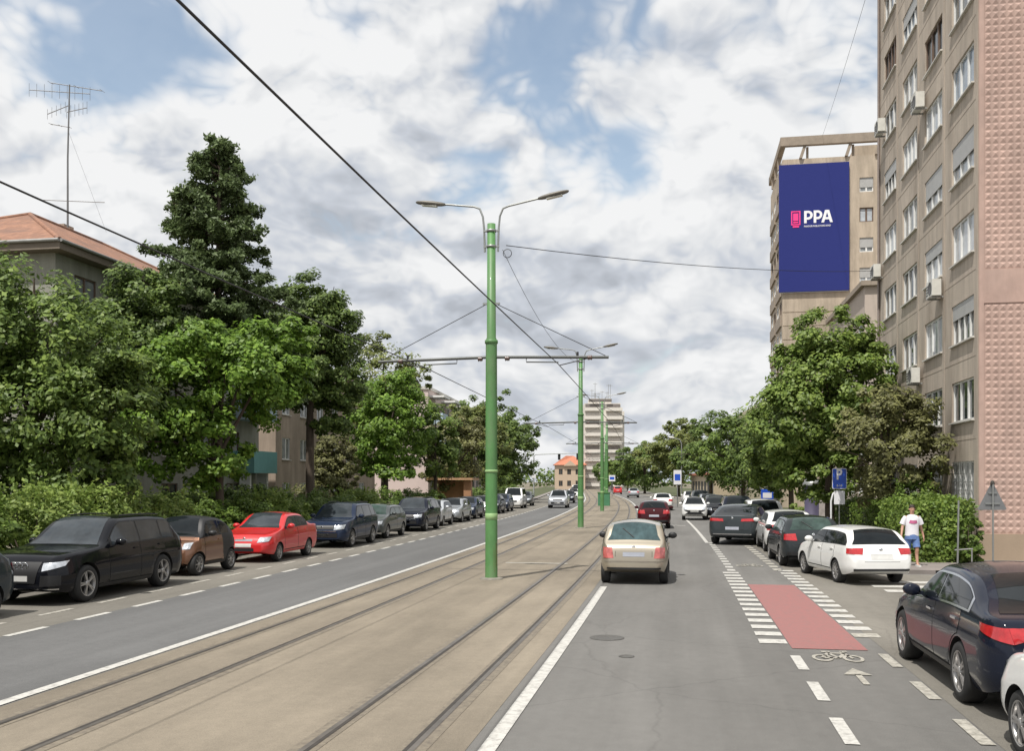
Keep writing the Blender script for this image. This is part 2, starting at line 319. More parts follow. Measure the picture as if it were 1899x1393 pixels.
def bike_symbol(x, y, k=1.0):
    b = MB()
    def arc(cx, cy, r, w, a0=0, a1=360, n=20):
        for i in range(n):
            t0, t1 = R(a0+(a1-a0)*i/n), R(a0+(a1-a0)*(i+1)/n)
            b.quad(*[(x+k*(cx+q*math.cos(t)), y+1.9*k*(cy+q*math.sin(t)), .011) for q, t in ((r-w, t0), (r, t0), (r, t1), (r-w, t1))])
    def seg(x0, y0, x1, y1, w=.06):
        d = Vector((x1-x0, y1-y0)).normalized()*w*.5
        b.quad(*[(x+k*p, y+1.9*k*q, .011) for p, q in ((x0-d.y, y0+d.x), (x1-d.y, y1+d.x), (x1+d.y, y1-d.x), (x0+d.y, y0-d.x))])
    arc(-.26, 0, .18, .06); arc(.26, 0, .18, .06)
    seg(-.26, 0, -.1, .26); seg(-.1, .26, .18, .26); seg(.26, 0, .14, .36); seg(-.26, 0, .02, 0); seg(.02, 0, .18, .26); seg(.02, 0, -.12, .32); seg(.14, .36, .26, .38); seg(-.2, .33, -.05, .33)
    tag(b.build('cycle_marking', FAINT), kind='structure')
bike_symbol(2.16, 14.25, .8); bike_symbol(1.95, 29.4, .9)
ab = MB(); ab.quad((2.19, 12.45, .011), (2.27, 12.45, .011), (2.27, 13.1, .011), (2.19, 13.1, .011)); ab.add([(2.05, 13.05, .011), (2.41, 13.05, .011), (2.23, 13.5, .011)], [(0, 1, 2)])
tag(ab.build('arrow_marking', FAINT), kind='structure')
MANH = mat('manhole_iron', (.115, .11, .10), .6, .4, var=.3, vs=20)
for x, y, r in ((-1.18, 15.5, .27), (-.78, 13.9, .11)):
    m_ = MB(); m_.lathe((x, y, .006), (0, 0, 1), [(.001, 0), (r*.8, 0), (r*.84, .004), (r, .004), (r*1.02, 0)], 24); tag(m_.build('manhole_cover', MANH), 'round iron manhole cover in the %s' % ('right lane behind the beige car' if r > .2 else 'near right lane, smaller one'), 'manhole')

#=====PART2=====
# ------------------------------------------------------------------ buildings
UP = (0, 0, 1)
def glass(name, col, rough=.06, var=.3, vs=.8): return mat(name, col, rough, var=var, vs=vs, spec=.7)
GL_D = glass('window_glass_dark', (.035, .045, .05)); GL_M = glass('window_glass_curtain', (.22, .235, .24), .12, .35, 2.5); GL_L = glass('window_glass_bright', (.42, .45, .48), .12, .2, 2.0)
GL_B = glass('window_glass_blue', (.20, .26, .33), .06)
WFR = mat('window_frame_white', (.72, .72, .70), .4, var=.06); WFB = mat('window_frame_brown', (.13, .085, .06), .5); WFG = mat('window_frame_grey', (.36, .36, .34), .5)
SHUT = mat('roller_shutter_plastic', (.42, .42, .41), .5, var=.08, vs=2); ACM = mat('air_conditioner_casing', (.62, .61, .56), .5, var=.12, vs=4); ACD = mat('air_conditioner_grille', (.10, .10, .10), .6)
IRON = mat('window_bars_iron', (.30, .30, .29), .5, .3)
def wall(mb, o, u, n, W, H, ops, depth=.16, m=0, z0=0.0):
    o = Vector(o); u = Vector(u); n = Vector(n); up = Vector(UP)
    us = sorted({0.0, W} | {x for q in ops for x in q[:2]}); vs = sorted({z0, H} | {x for q in ops for x in q[2:]})
    for i in range(len(us)-1):
        for j in range(len(vs)-1):
            a, b, c, d = us[i], us[i+1], vs[j], vs[j+1]; cu, cv = (a+b)/2, (c+d)/2
            if any(q[0] < cu < q[1] and q[2] < cv < q[3] for q in ops): continue
            mb.quad(o+u*a+up*c, o+u*b+up*c, o+u*b+up*d, o+u*a+up*d, m)
    for a, b, c, d in ops:
        for (p, q), (r, s) in (((a, c), (b, c)), ((b, c), (b, d)), ((b, d), (a, d)), ((a, d), (a, c))):
            p0 = o+u*p+up*q; p1 = o+u*r+up*s; mb.quad(p0, p1, p1-n*depth, p0-n*depth, m)
def window(par, o, u, n, q, lights=2, fm=WFR, gm=GL_D, depth=.14, shut=0.0, sill=None, bars=False, fr=.06, tr=False):
    a, b, c, d = q; f = MB(); D = -depth
    def bx(u0, u1, v0, v1, w0=D, w1=D+.07): f.obox(o, u, UP, n, u0, u1, v0, v1, w0, w1)
    bx(a, b, c, c+fr); bx(a, b, d-fr, d); bx(a, a+fr, c+fr, d-fr); bx(b-fr, b, c+fr, d-fr)
    for i in range(1, lights):
        x = a+(b-a)*i/lights; bx(x-fr*.8, x+fr*.8, c+fr, d-fr, D, D+.075)
    if tr: bx(a+fr, b-fr, c+(d-c)*.68, c+(d-c)*.68+fr, D, D+.072)
    w = f.build('window', fm, par)
    MB().obox(o, u, UP, n, a+fr, b-fr, c+fr, d-fr, D-.02, D+.02).build('pane', gm, w)
    if shut > 0:
        s = MB(); k = int((d-c)*shut/.055)
        for i in range(k): s.obox(o, u, UP, n, a+.02, b-.02, d-(i+1)*.055+.006, d-i*.055, D+.08, D+.10)
        s.obox(o, u, UP, n, a+.03, b-.03, d-k*.055, d, D+.076, D+.085); s.build('roller_shutter', SHUT, w)
    if sill: MB().obox(o, u, UP, n, a-.06, b+.06, c-.05, c, -.02, .09).build('sill', sill, w)
    if bars:
        s = MB()
        for i in range(1, 12): x = a+(b-a)*i/12; s.tube([Vector(o)+Vector(u)*x+Vector(UP)*z+Vector(n)*.03 for z in (c, d)], .009, 5)
        for i in range(5):
            z = c+(d-c)*(i+.5)/5; s.obox(o, u, UP, n, a, b, z-.01, z+.01, .02, .035)
        s.build('bars', IRON, w)
    return w
def ac_unit(par, p, u, n):
    b = MB(); b.obox(p, u, UP, n, -.42, .42, -.28, .28, .12, .42); o = b.build('air_conditioner', ACM, par)
    g = MB(); c = Vector(p)+Vector(u)*-.12+Vector(n)*.425; g.lathe(c, n, [(.001, 0), (.20, 0), (.22, .012), (.23, 0)], 20)
    for i in range(4): g.obox(p, u, UP, n, .14, .38, -.2+i*.1, -.16+i*.1, .42, .43)
    g.build('fan_grille', ACD, o)
    [MB().obox(p, u, UP, n, k-.02, k+.02, -.34, -.28, -.02, .42).build('bracket', IRON, o) for k in (-.28, .28)]

CONC = mat('facade_render_beige', (.47, .405, .335), .9, var=.13, vs=1.1, bump=.35, bs=22, col2=(.34, .285, .23), vs2=.55, stretch=(1, 1, .35), streak=.2)
CONCD = mat('facade_render_stained', (.30, .25, .20), .9, var=.15, vs=1.5, bump=.3, bs=25)
TILE = mat('pink_relief_tile', (.45, .315, .265), .78, var=.16, vs=.9, bump=.08, bs=30, col2=(.38, .275, .235), vs2=.25, streak=.12)
PLINTH = mat('plinth_render', (.33, .255, .185), .9, var=.08, vs=1.2, bump=.2, bs=30)
SILLM = mat('sill_concrete', (.55, .53, .49), .7, var=.1)
# --- near right: ten-storey block, window facade on the street and pink relief-tile gable
def near_block():
    t = thing('apartment_building', 'tall beige apartment block with pink relief tiled end wall at the right edge', 'building', (8.9, 31.6, 0))
    H = 27.6; L = 15.3; o = (0, 0, 0); u = (0, 1, 0); n = (-1, 0, 0); w = MB(); ops = []; rr = random.Random(3)
    bott = [1.82, 4.44, 7.0, 9.66, 12.27, 14.9, 17.5, 20.1, 22.7, 25.3]
    for f, z in enumerate(bott):
        for c in range(4): a = .48+c*3.68; ops.append((a, a+2.5, z, z+1.32))
    for f, z in enumerate(bott[:9]): ops.append((.06, .22, z+1.72, z+2.14))
    wall(w, o, u, n, L, H, ops, .2)
    for c in range(5):      # shallow vertical ribs between window columns
        a = .22+c*3.68 if c else .0
        w.obox(o, u, UP, n, max(a-.02, .0), a+.22, .9, H, .003, .018)
    for z in bott: w.obox(o, u, UP, n, .03, L-.03, z-.62, z-.605, .002, .006, 1)
    w.quad((0, L, 0), (13, L, 0), (13, L, H), (0, L, H)); w.quad((13, 0, 0), (13, L, 0), (13, L, H), (13, 0, H)); w.quad((0, 0, H), (13, 0, H), (13, L, H), (0, L, H))
    w.box(.22, .24, .06, L-.1, .1, H-.1); w.build('facade', [CONC, CONCD], t)
    par = MB(); par.box(-.25, 13.2, -.15, L+.2, H, H+.5); par.build('parapet', CONCD, t)
    # gable: plain sheet behind, relief tiles in front, smooth band, plinth
    e = MB(); e.box(0.0, 13, -.02, .0, .9, H); e.box(0, .14, -.06, -.02, .9, H); e.box(.14, 13, -.05, -.02, 7.93, 8.95); S = .212
    zs = [.9+S*i for i in range(int((H-.9)/S))]
    for z in zs:
        if 7.75 < z < 8.93: continue
        for i in range(60):
            x = .16+S*i; g = .018; a = (x+g, -.022, z+g); b = (x+S-g, -.022, z+g); c = (x+S-g, -.022, z+S-g); d = (x+g, -.022, z+S-g); p = (x+S/2, -.052, z+S*.62)
            e.add([a, b, c, d, p], [(0, 1, 4), (1, 2, 4), (2, 3, 4), (3, 0, 4)])
    e.build('tiled_gable', TILE, t); MB().box(-.012, 13, -.12, .0, 0, .9).build('plinth', PLINTH, t)
    style = {(0, 0): 'bars', (1, 0): 'bars'}
    for f, z in enumerate(bott):
        for c in range(4):
            a = .48+c*3.68; q = (a, a+2.5, z, z+1.32); r = rr.random(); kw = dict(lights=3, fm=WFR, gm=rr.choice([GL_M, GL_L, GL_L, GL_D, GL_B]), shut=0, sill=SILLM)
            if f == 4 and c in (0, 1): kw.update(shut=.58)
            elif f in (3, 6) and c == 1: kw.update(shut=.35 if f == 3 else 0, fm=WFB if f == 6 else WFR)
            elif r < .12: kw.update(shut=.4)
            elif r < .22: kw.update(fm=WFB)
            if f in (1, 2) and c == 0: kw.update(gm=GL_D)
            if f == 0: kw.update(bars=True, gm=GL_M)
            if rr.random() < .35: kw['lights'] = 4
            window(t, o, u, n, q, depth=.13, **kw)
    for y, z in ((4.25, 9.2), (7.3, 6.5), (14.6, 12.0), (6.6, 16.6), (13.6, 18.2)): ac_unit(t, (0, y, z), u, n)
    dp = MB(); dp.tube([(-.07, 14.9, .1), (-.07, 14.9, H)], .055, 8); dp.build('downpipe', mat('downpipe_zinc', (.25, .21, .19), .5, .3), t)
    return t
near_block()

# --- far right: taller block that carries the big blue advertising panel
PANELC = mat('facade_panel_tan', (.46, .385, .30), .9, var=.12, vs=.7, bump=.2, bs=12, col2=(.36, .30, .23), vs2=.3, stretch=(1, 1, .5), streak=.2)
def panel_block():
    t = thing('apartment_building', 'distant tan high-rise with an open concrete roof frame behind the blue panel', 'building', (9.05, 91.9, 0))
    H = 32.0; Wd = 18.0; L = 11.8; w = MB(); o = (0, 0, 0); n = (0, -1, 0); u = (1, 0, 0); ops = []; fl = [1.5+2.72*k for k in range(11)]
    for k, z in enumerate(fl): ops.append((6.75, 7.95, z, z+1.3))
    slots = [(9.25, 10.1, z-.1, z+1.5) for z in fl]
    wall(w, o, u, n, Wd, H, ops+slots, .25)
    o2 = (0, 0, 0); u2 = (0, 1, 0); n2 = (-1, 0, 0); ops2 = []
    for z in fl:
        for c in range(4): ops2.append((.7+c*2.85, 2.5+c*2.85, z, z+1.35))
    wall(w, o2, u2, n2, L, H, ops2, .25)
    w.quad((0, L, 0), (Wd, L, 0), (Wd, L, H), (0, L, H)); w.quad((Wd, 0, 0), (Wd, L, 0), (Wd, L, H), (Wd, 0, H)); w.quad((0, 0, H), (Wd, 0, H), (Wd, L, H), (0, L, H))
    for i in range(13): w.box(.02, 6.6, -.05, -.003, 3+i*1.25, 3+i*1.25+1.18)       # ribbed cladding under the panel
    w.box(8.9, 9.15, -.3, -.003, 0, H); w.build('facade', PANELC, t)
    for k, z in enumerate(fl): window(t, o, u, n, ops[k], 2, WFB if k in (9, 5) else WFR, [GL_M, GL_L][k % 2], .18, shut=0 if k == 9 else .7, fr=.09)
    for k, z in enumerate(fl): window(t, o, u, n, slots[k], 1, WFB, GL_D, .22, fr=.05)
    rr = random.Random(5)
    for q in ops2: window(t, o2, u2, n2, q, 2, rr.choice([WFR, WFR, WFB]), rr.choice([GL_D, GL_M, GL_L]), .1, fr=.1)
    for z in fl:
        for c in range(2): MB().box(-.16, -.003, .5+c*5.7, 5.4+c*5.7, z-1.0, z+.02).build('balcony_parapet', CONCD, t)
    r = MB(); r.box(-.2, Wd, -.35, .15, 33.15, 33.95); r.box(-.2, .3, .15, L, 33.2, 33.9); r.box(-.2, Wd, L-.5, L, 33.15, 33.9)
    for x in (1.6, 5.6, 8.2, 12):
        r.obox((x, -.1, H), (1, 0, 0), (0, 1, 0), (.33, 0, 1), -.14, .14, -.12, .12, 0, 1.15); r.box(x+.55, x+.75, .3, .5, H, 33.15)
    for y in (3, 6, 9): r.box(-.15, .15, y, y+.3, H, 33.2)
    r.build('roof_frame', CONCD, t); MB().box(6.6, Wd-.5, 1.5, L-1, H, 33.4).build('roof_house', PANELC, t)
panel_block()
def ad_panel():
    t = thing('advertising_panel', 'huge dark blue advertising panel with white PPA lettering on the tan high-rise', 'billboard', (8.72, 91.82, 19.8))
    MB().box(0, 6.15, -.22, -.06, 0, 11.62).build('board', mat('panel_blue', (.029, .038, .175), .6, var=.02, spec=.08), t)
    MB().box(.06, 6.09, -.06, .0, -.07, 0).build('bottom_rail', WFR, t)
    PINK = mat('logo_pink', (.87, .045, .245), .5, var=.02); WH = mat('logo_white', (.82, .82, .84), .5, var=.02)
    k = 6.15/127; X = lambda p: (p-1443)*k; Z = lambda p: (540-p)*11.62/236; y0, y1 = -.25, -.221
    g = MB(); a, b, c, d, s = X(1465.1), X(1482), Z(416.8), Z(390.6), 2.15*k
    g.box(a, b, y0, y1, d-s, d); g.box(a, b, y0, y1, c, c+s); g.box(a, a+s, y0, y1, c+s, d-s); g.box(b-s, b, y0, y1, c+s, d-s)
    g.box(X(1468.9), X(1478.2), y0, y1, Z(408.8), Z(394.9)); g.box(X(1468.9), X(1478.2), y0, y1, Z(413), Z(410.3)); g.box(X(1468), X(1479.4), y0, y1, Z(421.1), Z(418)); g.build('emblem', PINK, t)
    # PPA in heavy strokes
    L = MB(); H = Z(391)-Z(413.9); zb = Z(413.9)
    def letterP(x0):
        wd = 15.6*k; st = 4.6*k; r = H*.36; cx = x0+wd-r; cz = zb+H-r
        L.box(x0, x0+st, y0, y1, zb, zb+H)
        for z0_, z1_ in ((zb+H-4.4*k, zb+H), (zb+H-2*r, zb+H-2*r+4.4*k)): L.box(x0+st, cx, y0, y1, z0_, z1_)
        N_ = 14
        for i in range(N_):
            t0, t1 = -math.pi/2+math.pi*i/N_, -math.pi/2+math.pi*(i+1)/N_; ri = r-4.4*k
            L.prism([(cx+ri*math.cos(t0), cz+ri*math.sin(t0)), (cx+r*math.cos(t0), cz+r*math.sin(t0)), (cx+r*math.cos(t1), cz+r*math.sin(t1)), (cx+ri*math.cos(t1), cz+ri*math.sin(t1))], (0, 0, 0), (1, 0, 0), (0, 0, 1), (0, 1, 0), y0, y1)
    letterP(X(1488.7)); letterP(X(1506))
    a0 = X(1519.8); wd = X(1540.4)-a0; st = 4.9*k; m_ = a0+wd/2; tw = 7.4*k
    L.prism([(a0, zb), (a0+st, zb), (m_, zb+H*.80), (m_, zb+H), (m_-tw/2, zb+H)], (0, 0, 0), (1, 0, 0), (0, 0, 1), (0, 1, 0), y0, y1)
    L.prism([(a0+wd, zb), (m_+tw/2, zb+H), (m_, zb+H), (m_, zb+H*.80), (a0+wd-st, zb)], (0, 0, 0), (1, 0, 0), (0, 0, 1), (0, 1, 0), y0, y1)
    L.box(m_-wd*.24, m_+wd*.24, y0+.004, y1, zb+H*.24, zb+H*.42); L.build('lettering', WH, t)
    me = text_mesh('PANOURI PUBLICITARE ARAD', X(1536.6)-X(1488.7), Z(418)-Z(421.2), .012, .02); me.materials.append(WH); o = link('tagline', me, t); o.location = (X(1488.7), y1, Z(421.2))
ad_panel()

# --- lower block between the two
def low_block():
    t = thing('apartment_building', 'lower pink-grey block tucked between the two tall right-hand buildings', 'building', (12.8, 72.3, 0))
    w = MB(); ops = [(1+3.2*c, 2.8+3.2*c, 1.5+2.75*k, 2.9+2.75*k) for c in range(5) for k in range(5)]
    wall(w, (0, 0, 0), (0, 1, 0), (-1, 0, 0), 17, 16.4, ops, .2); wall(w, (0, 0, 0), (1, 0, 0), (0, -1, 0), 14, 16.4, [], .2)
    w.quad((0, 17, 0), (14, 17, 0), (14, 17, 16.4), (0, 17, 16.4)); w.quad((0, 0, 16.4), (14, 0, 16.4), (14, 17, 16.4), (0, 17, 16.4)); w.quad((14, 0, 0), (14, 17, 0), (14, 17, 16.4), (14, 0, 16.4))
    w.build('facade', mat('facade_pale_pink', (.47, .40, .345), .9, var=.06, vs=.8), t)
    MB().box(-.3, 14.2, -.3, 17.2, 16.4, 16.75).build('cornice', CONCD, t)
    for q in ops: window(t, (0, 0, 0), (0, 1, 0), (-1, 0, 0), q, 2, WFR, GL_B, .12, fr=.09)
low_block()

# --- left: four-storey block with hipped tile roof
def tilemat():
    m = mat('roof_clay_tile', (.265, .135, .085), .85, var=.35, vs=2.6, bump=.35, bs=14, col2=(.17, .10, .075), vs2=.5); return m
ROOF = tilemat(); REND = mat('facade_render_grey', (.31, .31, .265), .9, var=.08, vs=.8, bump=.15, bs=20, col2=(.26, .255, .215), vs2=.4, streak=.2); EAVE = mat('eave_wood', (.17, .14, .11), .8)
RENDP = mat('facade_render_brown', (.36, .29, .23), .9, var=.1, vs=.8, streak=.2)
BALB = mat('balcony_panel_pale_blue', (.40, .50, .58), .6, var=.08); BALT = mat('balcony_panel_turquoise', (.16, .36, .36), .6, var=.08)
def hip_block():
    t = thing('apartment_building', 'grey-green four-storey block under a hipped clay tile roof behind the left trees', 'building', (-24, 34.1, 0))
    D = 11.6; L = 18.4; H = 11.4; w = MB(); fl = [.9, 3.7, 6.5, 9.3]
    ops = [(1.2+3.3*c, 2.7+3.3*c, z, z+1.5) for c in range(5) for z in fl]
    wall(w, (0, 0, 0), (0, 1, 0), (1, 0, 0), L, H, ops, .18)
    ops2 = [(3+4.5*c, 4.3+4.5*c, z, z+1.4) for c in range(2) for z in fl[:3]]
    wall(w, (0, 0, 0), (-1, 0, 0), (0, -1, 0), D, H, ops2, .18)
    w.quad((-D, 0, 0), (-D, L, 0), (-D, L, H), (-D, 0, H)); w.quad((0, L, 0), (-D, L, 0), (-D, L, H), (0, L, H)); w.build('facade', REND, t)
    rr = random.Random(2)
    for q in ops: window(t, (0, 0, 0), (0, 1, 0), (1, 0, 0), q, 2, WFB, rr.choice([GL_D, GL_M]), .12, sill=SILLM)
    for q in ops2: window(t, (0, 0, 0), (-1, 0, 0), (0, -1, 0), q, 2, WFR, GL_D, .12, sill=SILLM)
    r = MB(); x0, x1, y0, y1 = .6, -D-.6, -.6, L+.6; ze = 11.75; a, b, c, d = (x0, y0, ze), (x1, y0, ze), (x1, y1, ze), (x0, y1, ze); p, q = (-D/2, 6.4, 14.9), (-D/2, L-6.4, 14.9)
    r.quad(a, d, q, p); r.quad(b, p, q, c); r.add([a, p, b], [(0, 1, 2)]); r.add([c, q, d], [(0, 1, 2)]); rf = r.build('roof', ROOF, t)
    rd = MB(); rd.tube([p, q], .11, 8)
    for s_, e_ in ((a, p), (b, p), (c, q), (d, q)): rd.tube([s_, e_], .10, 8)
    rd.build('ridge_tiles', ROOF, rf)
    e = MB(); e.box(x1, x0, y0, y1, 11.4, 11.74); e.build('eave', EAVE, t)
    gt = MB(); gt.tube([(x0+.06, y0, 11.73), (x0+.06, y1, 11.73)], .07, 8); gt.tube([(x0, y0-.06, 11.73), (x1, y0-.06, 11.73)], .07, 8); gt.build('gutter', mat('gutter_zinc', (.30, .30, .29), .5, .4), t)
    ch = MB(); ch.box(-7.6, -6.9, 10.5, 11.3, 13.3, 15.6); ch.build('chimney', RENDP, rf)
    for yy in (15.0,):
        for z, m_ in ((3.3, BALT), (6.2, BALB), (9.1, REND)):
            b_ = MB(); b_.box(.003, 1.3, yy, yy+3.0, z-.35, z-.2); b_.box(1.22, 1.3, yy, yy+3.0, z-.2, z+.85); b_.box(.003, 1.22, yy, yy+.08, z-.2, z+.85); b_.box(.003, 1.22, yy+2.92, yy+3.0, z-.2, z+.85); b_.build('balcony', m_, t)
        g_ = MB()
        for k in range(4): g_.box(1.2, 1.28, yy+.03+k*.96, yy+.09+k*.96, 7.05, 8.75)
        g_.build('balcony_glazing', WFR, t)
        [MB().box(.3, .9, yy+k, yy+k+.2, 0, 2.94).build('porch_post', WFR, t) for k in (.3, 2.5)]
hip_block()
def brown_block():
    t = thing('apartment_building', 'brownish plastered block behind the tall tree trunk on the left', 'building', (-25.2, 57.6, 0))
    w = MB(); ops = [(1+3*c, 2.3+3*c, z, z+1.4) for c in range(6) for z in (1.0, 3.9, 6.8)]
    wall(w, (0, 0, 0), (0, 1, 0), (1, 0, 0), 20, 10.2, ops, .18); wall(w, (0, 0, 0), (-1, 0, 0), (0, -1, 0), 11, 10.2, [], .18)
    w.quad((0, 0, 10.2), (-11, 0, 10.2), (-11, 20, 10.2), (0, 20, 10.2)); w.quad((0, 20, 0), (-11, 20, 0), (-11, 20, 10.2), (0, 20, 10.2)); w.build('facade', RENDP, t)
    MB().box(-11.2, .2, -.2, 20.2, 10.2, 10.6).build('parapet', CONCD, t)
    for q in ops: window(t, (0, 0, 0), (0, 1, 0), (1, 0, 0), q, 2, WFR, GL_M, .12, sill=SILLM)
brown_block()
def flat_block():
    t = thing('apartment_building', 'pale pink flat-roofed block with projecting balconies far down the left side', 'building', (-26.3, 99, 0), bend(100))
    w = MB(); H = 12.2; L = 44; ops = [(1.2+3.4*c, 2.9+3.4*c, z, z+1.4) for c in range(12) for z in (1.2, 4.0, 6.8, 9.6)]
    wall(w, (0, 0, 0), (0, 1, 0), (1, 0, 0), L, H, ops, .2); wall(w, (0, 0, 0), (-1, 0, 0), (0, -1, 0), 11, H, [], .2)
    w.quad((0, 0, H), (-11, 0, H), (-11, L, H), (0, L, H)); w.quad((0, L, 0), (-11, L, 0), (-11, L, H), (0, L, H)); w.build('facade', mat('facade_pink_white', (.56, .46, .43), .85, var=.05, vs=.6), t)
    MB().box(-11.2, .15, -.15, L+.15, H, H+.3).build('parapet', SILLM, t)
    for q in ops: window(t, (0, 0, 0), (0, 1, 0), (1, 0, 0), q, 2, WFR, GL_D, .12)
    for c in range(6):
        for z in (4, 6.8, 9.6):
            b = MB(); y = .8+7*c; b.box(.003, 1.4, y, y+3.2, z-1, z-.85); b.box(1.3, 1.4, y, y+3.2, z-.85, z+.15); b.box(.003, 1.3, y, y+.1, z-.85, z+.15); b.box(.003, 1.3, y+3.1, y+3.2, z-.85, z+.15)
            b.build('balcony', [BALB, WFR, WFG][(c+int(z)) % 3], t)
        MB().box(.003, 1.6, .6+7*c, 4.2+7*c, 11.4, 11.6).build('canopy', WFR, t)
flat_block()
# --- end of the street
def tower():
    t = thing('tower_block', 'distant slab tower with stacked balcony bands and antennas at the end of the street', 'building', (-30.5, 309, 0), R(9.5))
    w = MB(); Wd = 11.4; H = 27.5; TW = mat('tower_concrete', (.66, .625, .57), .9, var=.06); TD = mat('tower_recess', (.17, .15, .14), .8)  # TW is paled: the distance haze is put into the concrete colour
    w.box(0, Wd, .8, 14, 0, H); w.box(Wd*.55, Wd+1.3, 1.6, 12, 0, H-2.5); w.box(1.6, Wd*.75, 2, 10, H, H+1.6); w.build('facade', TW, t)
    for k in range(10):
        z = .8+2.68*k
        wm = TD if k in (9, 7, 4) else mat('tower_recess_pale', (.44, .41, .375), .8); MB().box(.15, 4.6, .55, .82, z+1.25, z+2.35).build('window_band', wm, t); MB().box(Wd*.62, Wd-.15, .55, .82, z+1.2, z+2.3).build('window_band', wm, t)
        MB().box(-.1, 5.0, -.2, .56, z+.1, z+1.15).build('balcony', TW, t); MB().box(Wd*.58, Wd+.5, -.5, .56, z+.05, z+1.1).build('balcony', TW, t)
    a = MB(); rr = random.Random(4)
    for i in range(9):
        x = 2+rr.random()*7; h = 1.5+rr.random()*4; a.tube([(x, 4, H+1.5), (x, 4, H+1.6+h)], .07, 5); a.box(x-.7, x+.7, 3.96, 4.04, H+1.2+h, H+1.3+h)
    a.build('antenna', IRON, t); lt = MB(); lt.box(1.2, 8.5, -.1, 0.1, H+.3, H+1.3); lt.build('roof_railing', TD, t)
tower()
def red_house():
    t = thing('house', 'low cream house with bright red tiled roof beside the distant tower', 'building', (-39.0, 300, 0), R(8))
    w = MB(); ops = [(1.2+2.6*c, 2.4+2.6*c, z, z+1.7) for c in range(3) for z in (1.0, 4.6)]; wall(w, (0, 0, 0), (1, 0, 0), (0, -1, 0), 9.4, 7.6, ops, .25)
    w.quad((9.4, 0, 0), (9.4, 12, 0), (9.4, 12, 7.6), (9.4, 0, 7.6)); w.quad((0, 0, 0), (0, 12, 0), (0, 12, 7.6), (0, 0, 7.6)); w.build('facade', mat('house_cream', (.50, .39, .29), .85, var=.08), t)
    r = MB(); a, b, c, d = (-.6, -.6, 7.6), (10, -.6, 7.6), (10, 12.6, 7.6), (-.6, 12.6, 7.6); p, q = (3.5, 5, 10.6), (6, 7, 10.6)
    r.quad(a, b, q, p); r.add([b, c, q], [(0, 1, 2)]); r.quad(c, d, p, q); r.add([d, a, p], [(0, 1, 2)]); r.build('roof', mat('roof_red_tile', (.45, .17, .10), .8, var=.2, vs=2), t)
    g = MB(); g.prism([(2.6, 7.3), (6.8, 7.3), (4.7, 9.0)], (0, -.7, 0), (1, 0, 0), UP, (0, 1, 0), 0, 1.2); g.build('gable', MATS['house_cream'], t)
    for q in ops: window(t, (0, 0, 0), (1, 0, 0), (0, -1, 0), q, 2, WFB, GL_D, .15, fr=.1)
red_house()
# --- wooden kiosk
def kiosk():
    t = thing('kiosk', 'small orange wooden kiosk with flat roof behind the left parked cars', 'kiosk', (-16.9+off(78), 78, .1), bend(78))
    WD = mat('kiosk_wood', (.36, .19, .10), .7, var=.2, vs=3, stretch=(1, 1, 6))
    MB().box(.9, 1.5, -.4, .2, 0, 2.45).build('post', WD, t); MB().box(-1.4, -1.2, -.1, .1, 0, 2.45).build('post', WD, t)
    b = MB(); b.box(-1.3, 1.2, .6, 2.2, 0, 2.4); b.build('cabin', WD, t); MB().box(-2.1, 1.7, -.8, 2.5, 2.5, 2.68).build('roof', mat('kiosk_roof', (.45, .27, .15), .7, var=.1), t)
kiosk()
# --- roof antenna
def antenna():
    t = thing('antenna_mast', 'thin television antenna mast with several yagi arms on the clay tile roof', 'antenna', (-29.8, 43.3, 14.85)); A = mat('antenna_metal', (.19, .19, .19), .5, .6, var=.1)
    m_ = MB(); m_.tube([(0, 0, 0), (0, 0, 3.6), (.1, 0, 7.2)], [.05, .042, .032], 8); m_.build('mast', A, t); U = Vector((cY, sY, 0))
    def yagi(z, a, b, dz0, dz1, ne, h, vert=False):
        y = MB(); y.tube([U*a+Vector((0, 0, z+dz0)), U*b+Vector((0, 0, z+dz1))], .02, 5)
        for i in range(ne):
            k = i/(max(ne-1, 1)); c = U*(a+(b-a)*k)+Vector((0, 0, z+dz0+(dz1-dz0)*k)); d = Vector((0, 0, h)) if vert else Vector((-sY, cY, 0))*h*1.0+Vector((0, 0, .12*h)); y.tube([c-d, c+d], .010, 4)
        y.build('aerial', A, t)
    yagi(6.95, -1.9, 1.1, .0, -.2, 9, .33, True); yagi(7.15, -.85, 1.7, .15, -.25, 3, .3); yagi(6.1, -1.0, .1, -.35, .1, 6, .25, True); yagi(5.85, -.05, .95, .0, .22, 6, .3, True); yagi(5.15, -.85, .1, .12, -.05, 3, .2); yagi(1.5, -1.2, 1.8, .02, -.1, 2, .04)
    g = MB(); g.tube([(0, 0, 5), (1.7, .6, .0)], .006, 4); g.build('guy_wire', A, t)
antenna()

# ------------------------------------------------------------------ trees, shrubs, hedges
def leaf_object(name, C, Nn, size, m, parent=None, asp=.58):
    k = len(C); Nn = Nn/np.linalg.norm(Nn, axis=1, keepdims=True); r = rng.normal(size=(k, 3)); T = r-Nn*(r*Nn).sum(1, keepdims=True); T /= np.linalg.norm(T, axis=1, keepdims=True); B = np.cross(Nn, T)
    s = size[:, None]*.5; V = np.stack([C-T*s, C+B*s*asp-Nn*s*.15, C+T*s, C-B*s*asp-Nn*s*.15], 1).reshape(-1, 3)
    me = bpy.data.meshes.new(name); me.vertices.add(4*k); me.vertices.foreach_set('co', V.astype(np.float32).ravel()); me.loops.add(4*k); me.loops.foreach_set('vertex_index', np.arange(4*k, dtype=np.int32))
    me.polygons.add(k); me.polygons.foreach_set('loop_start', np.arange(0, 4*k, 4, dtype=np.int32)); me.materials.append(m); me.update(calc_edges=True)
    return link(name, me, parent)
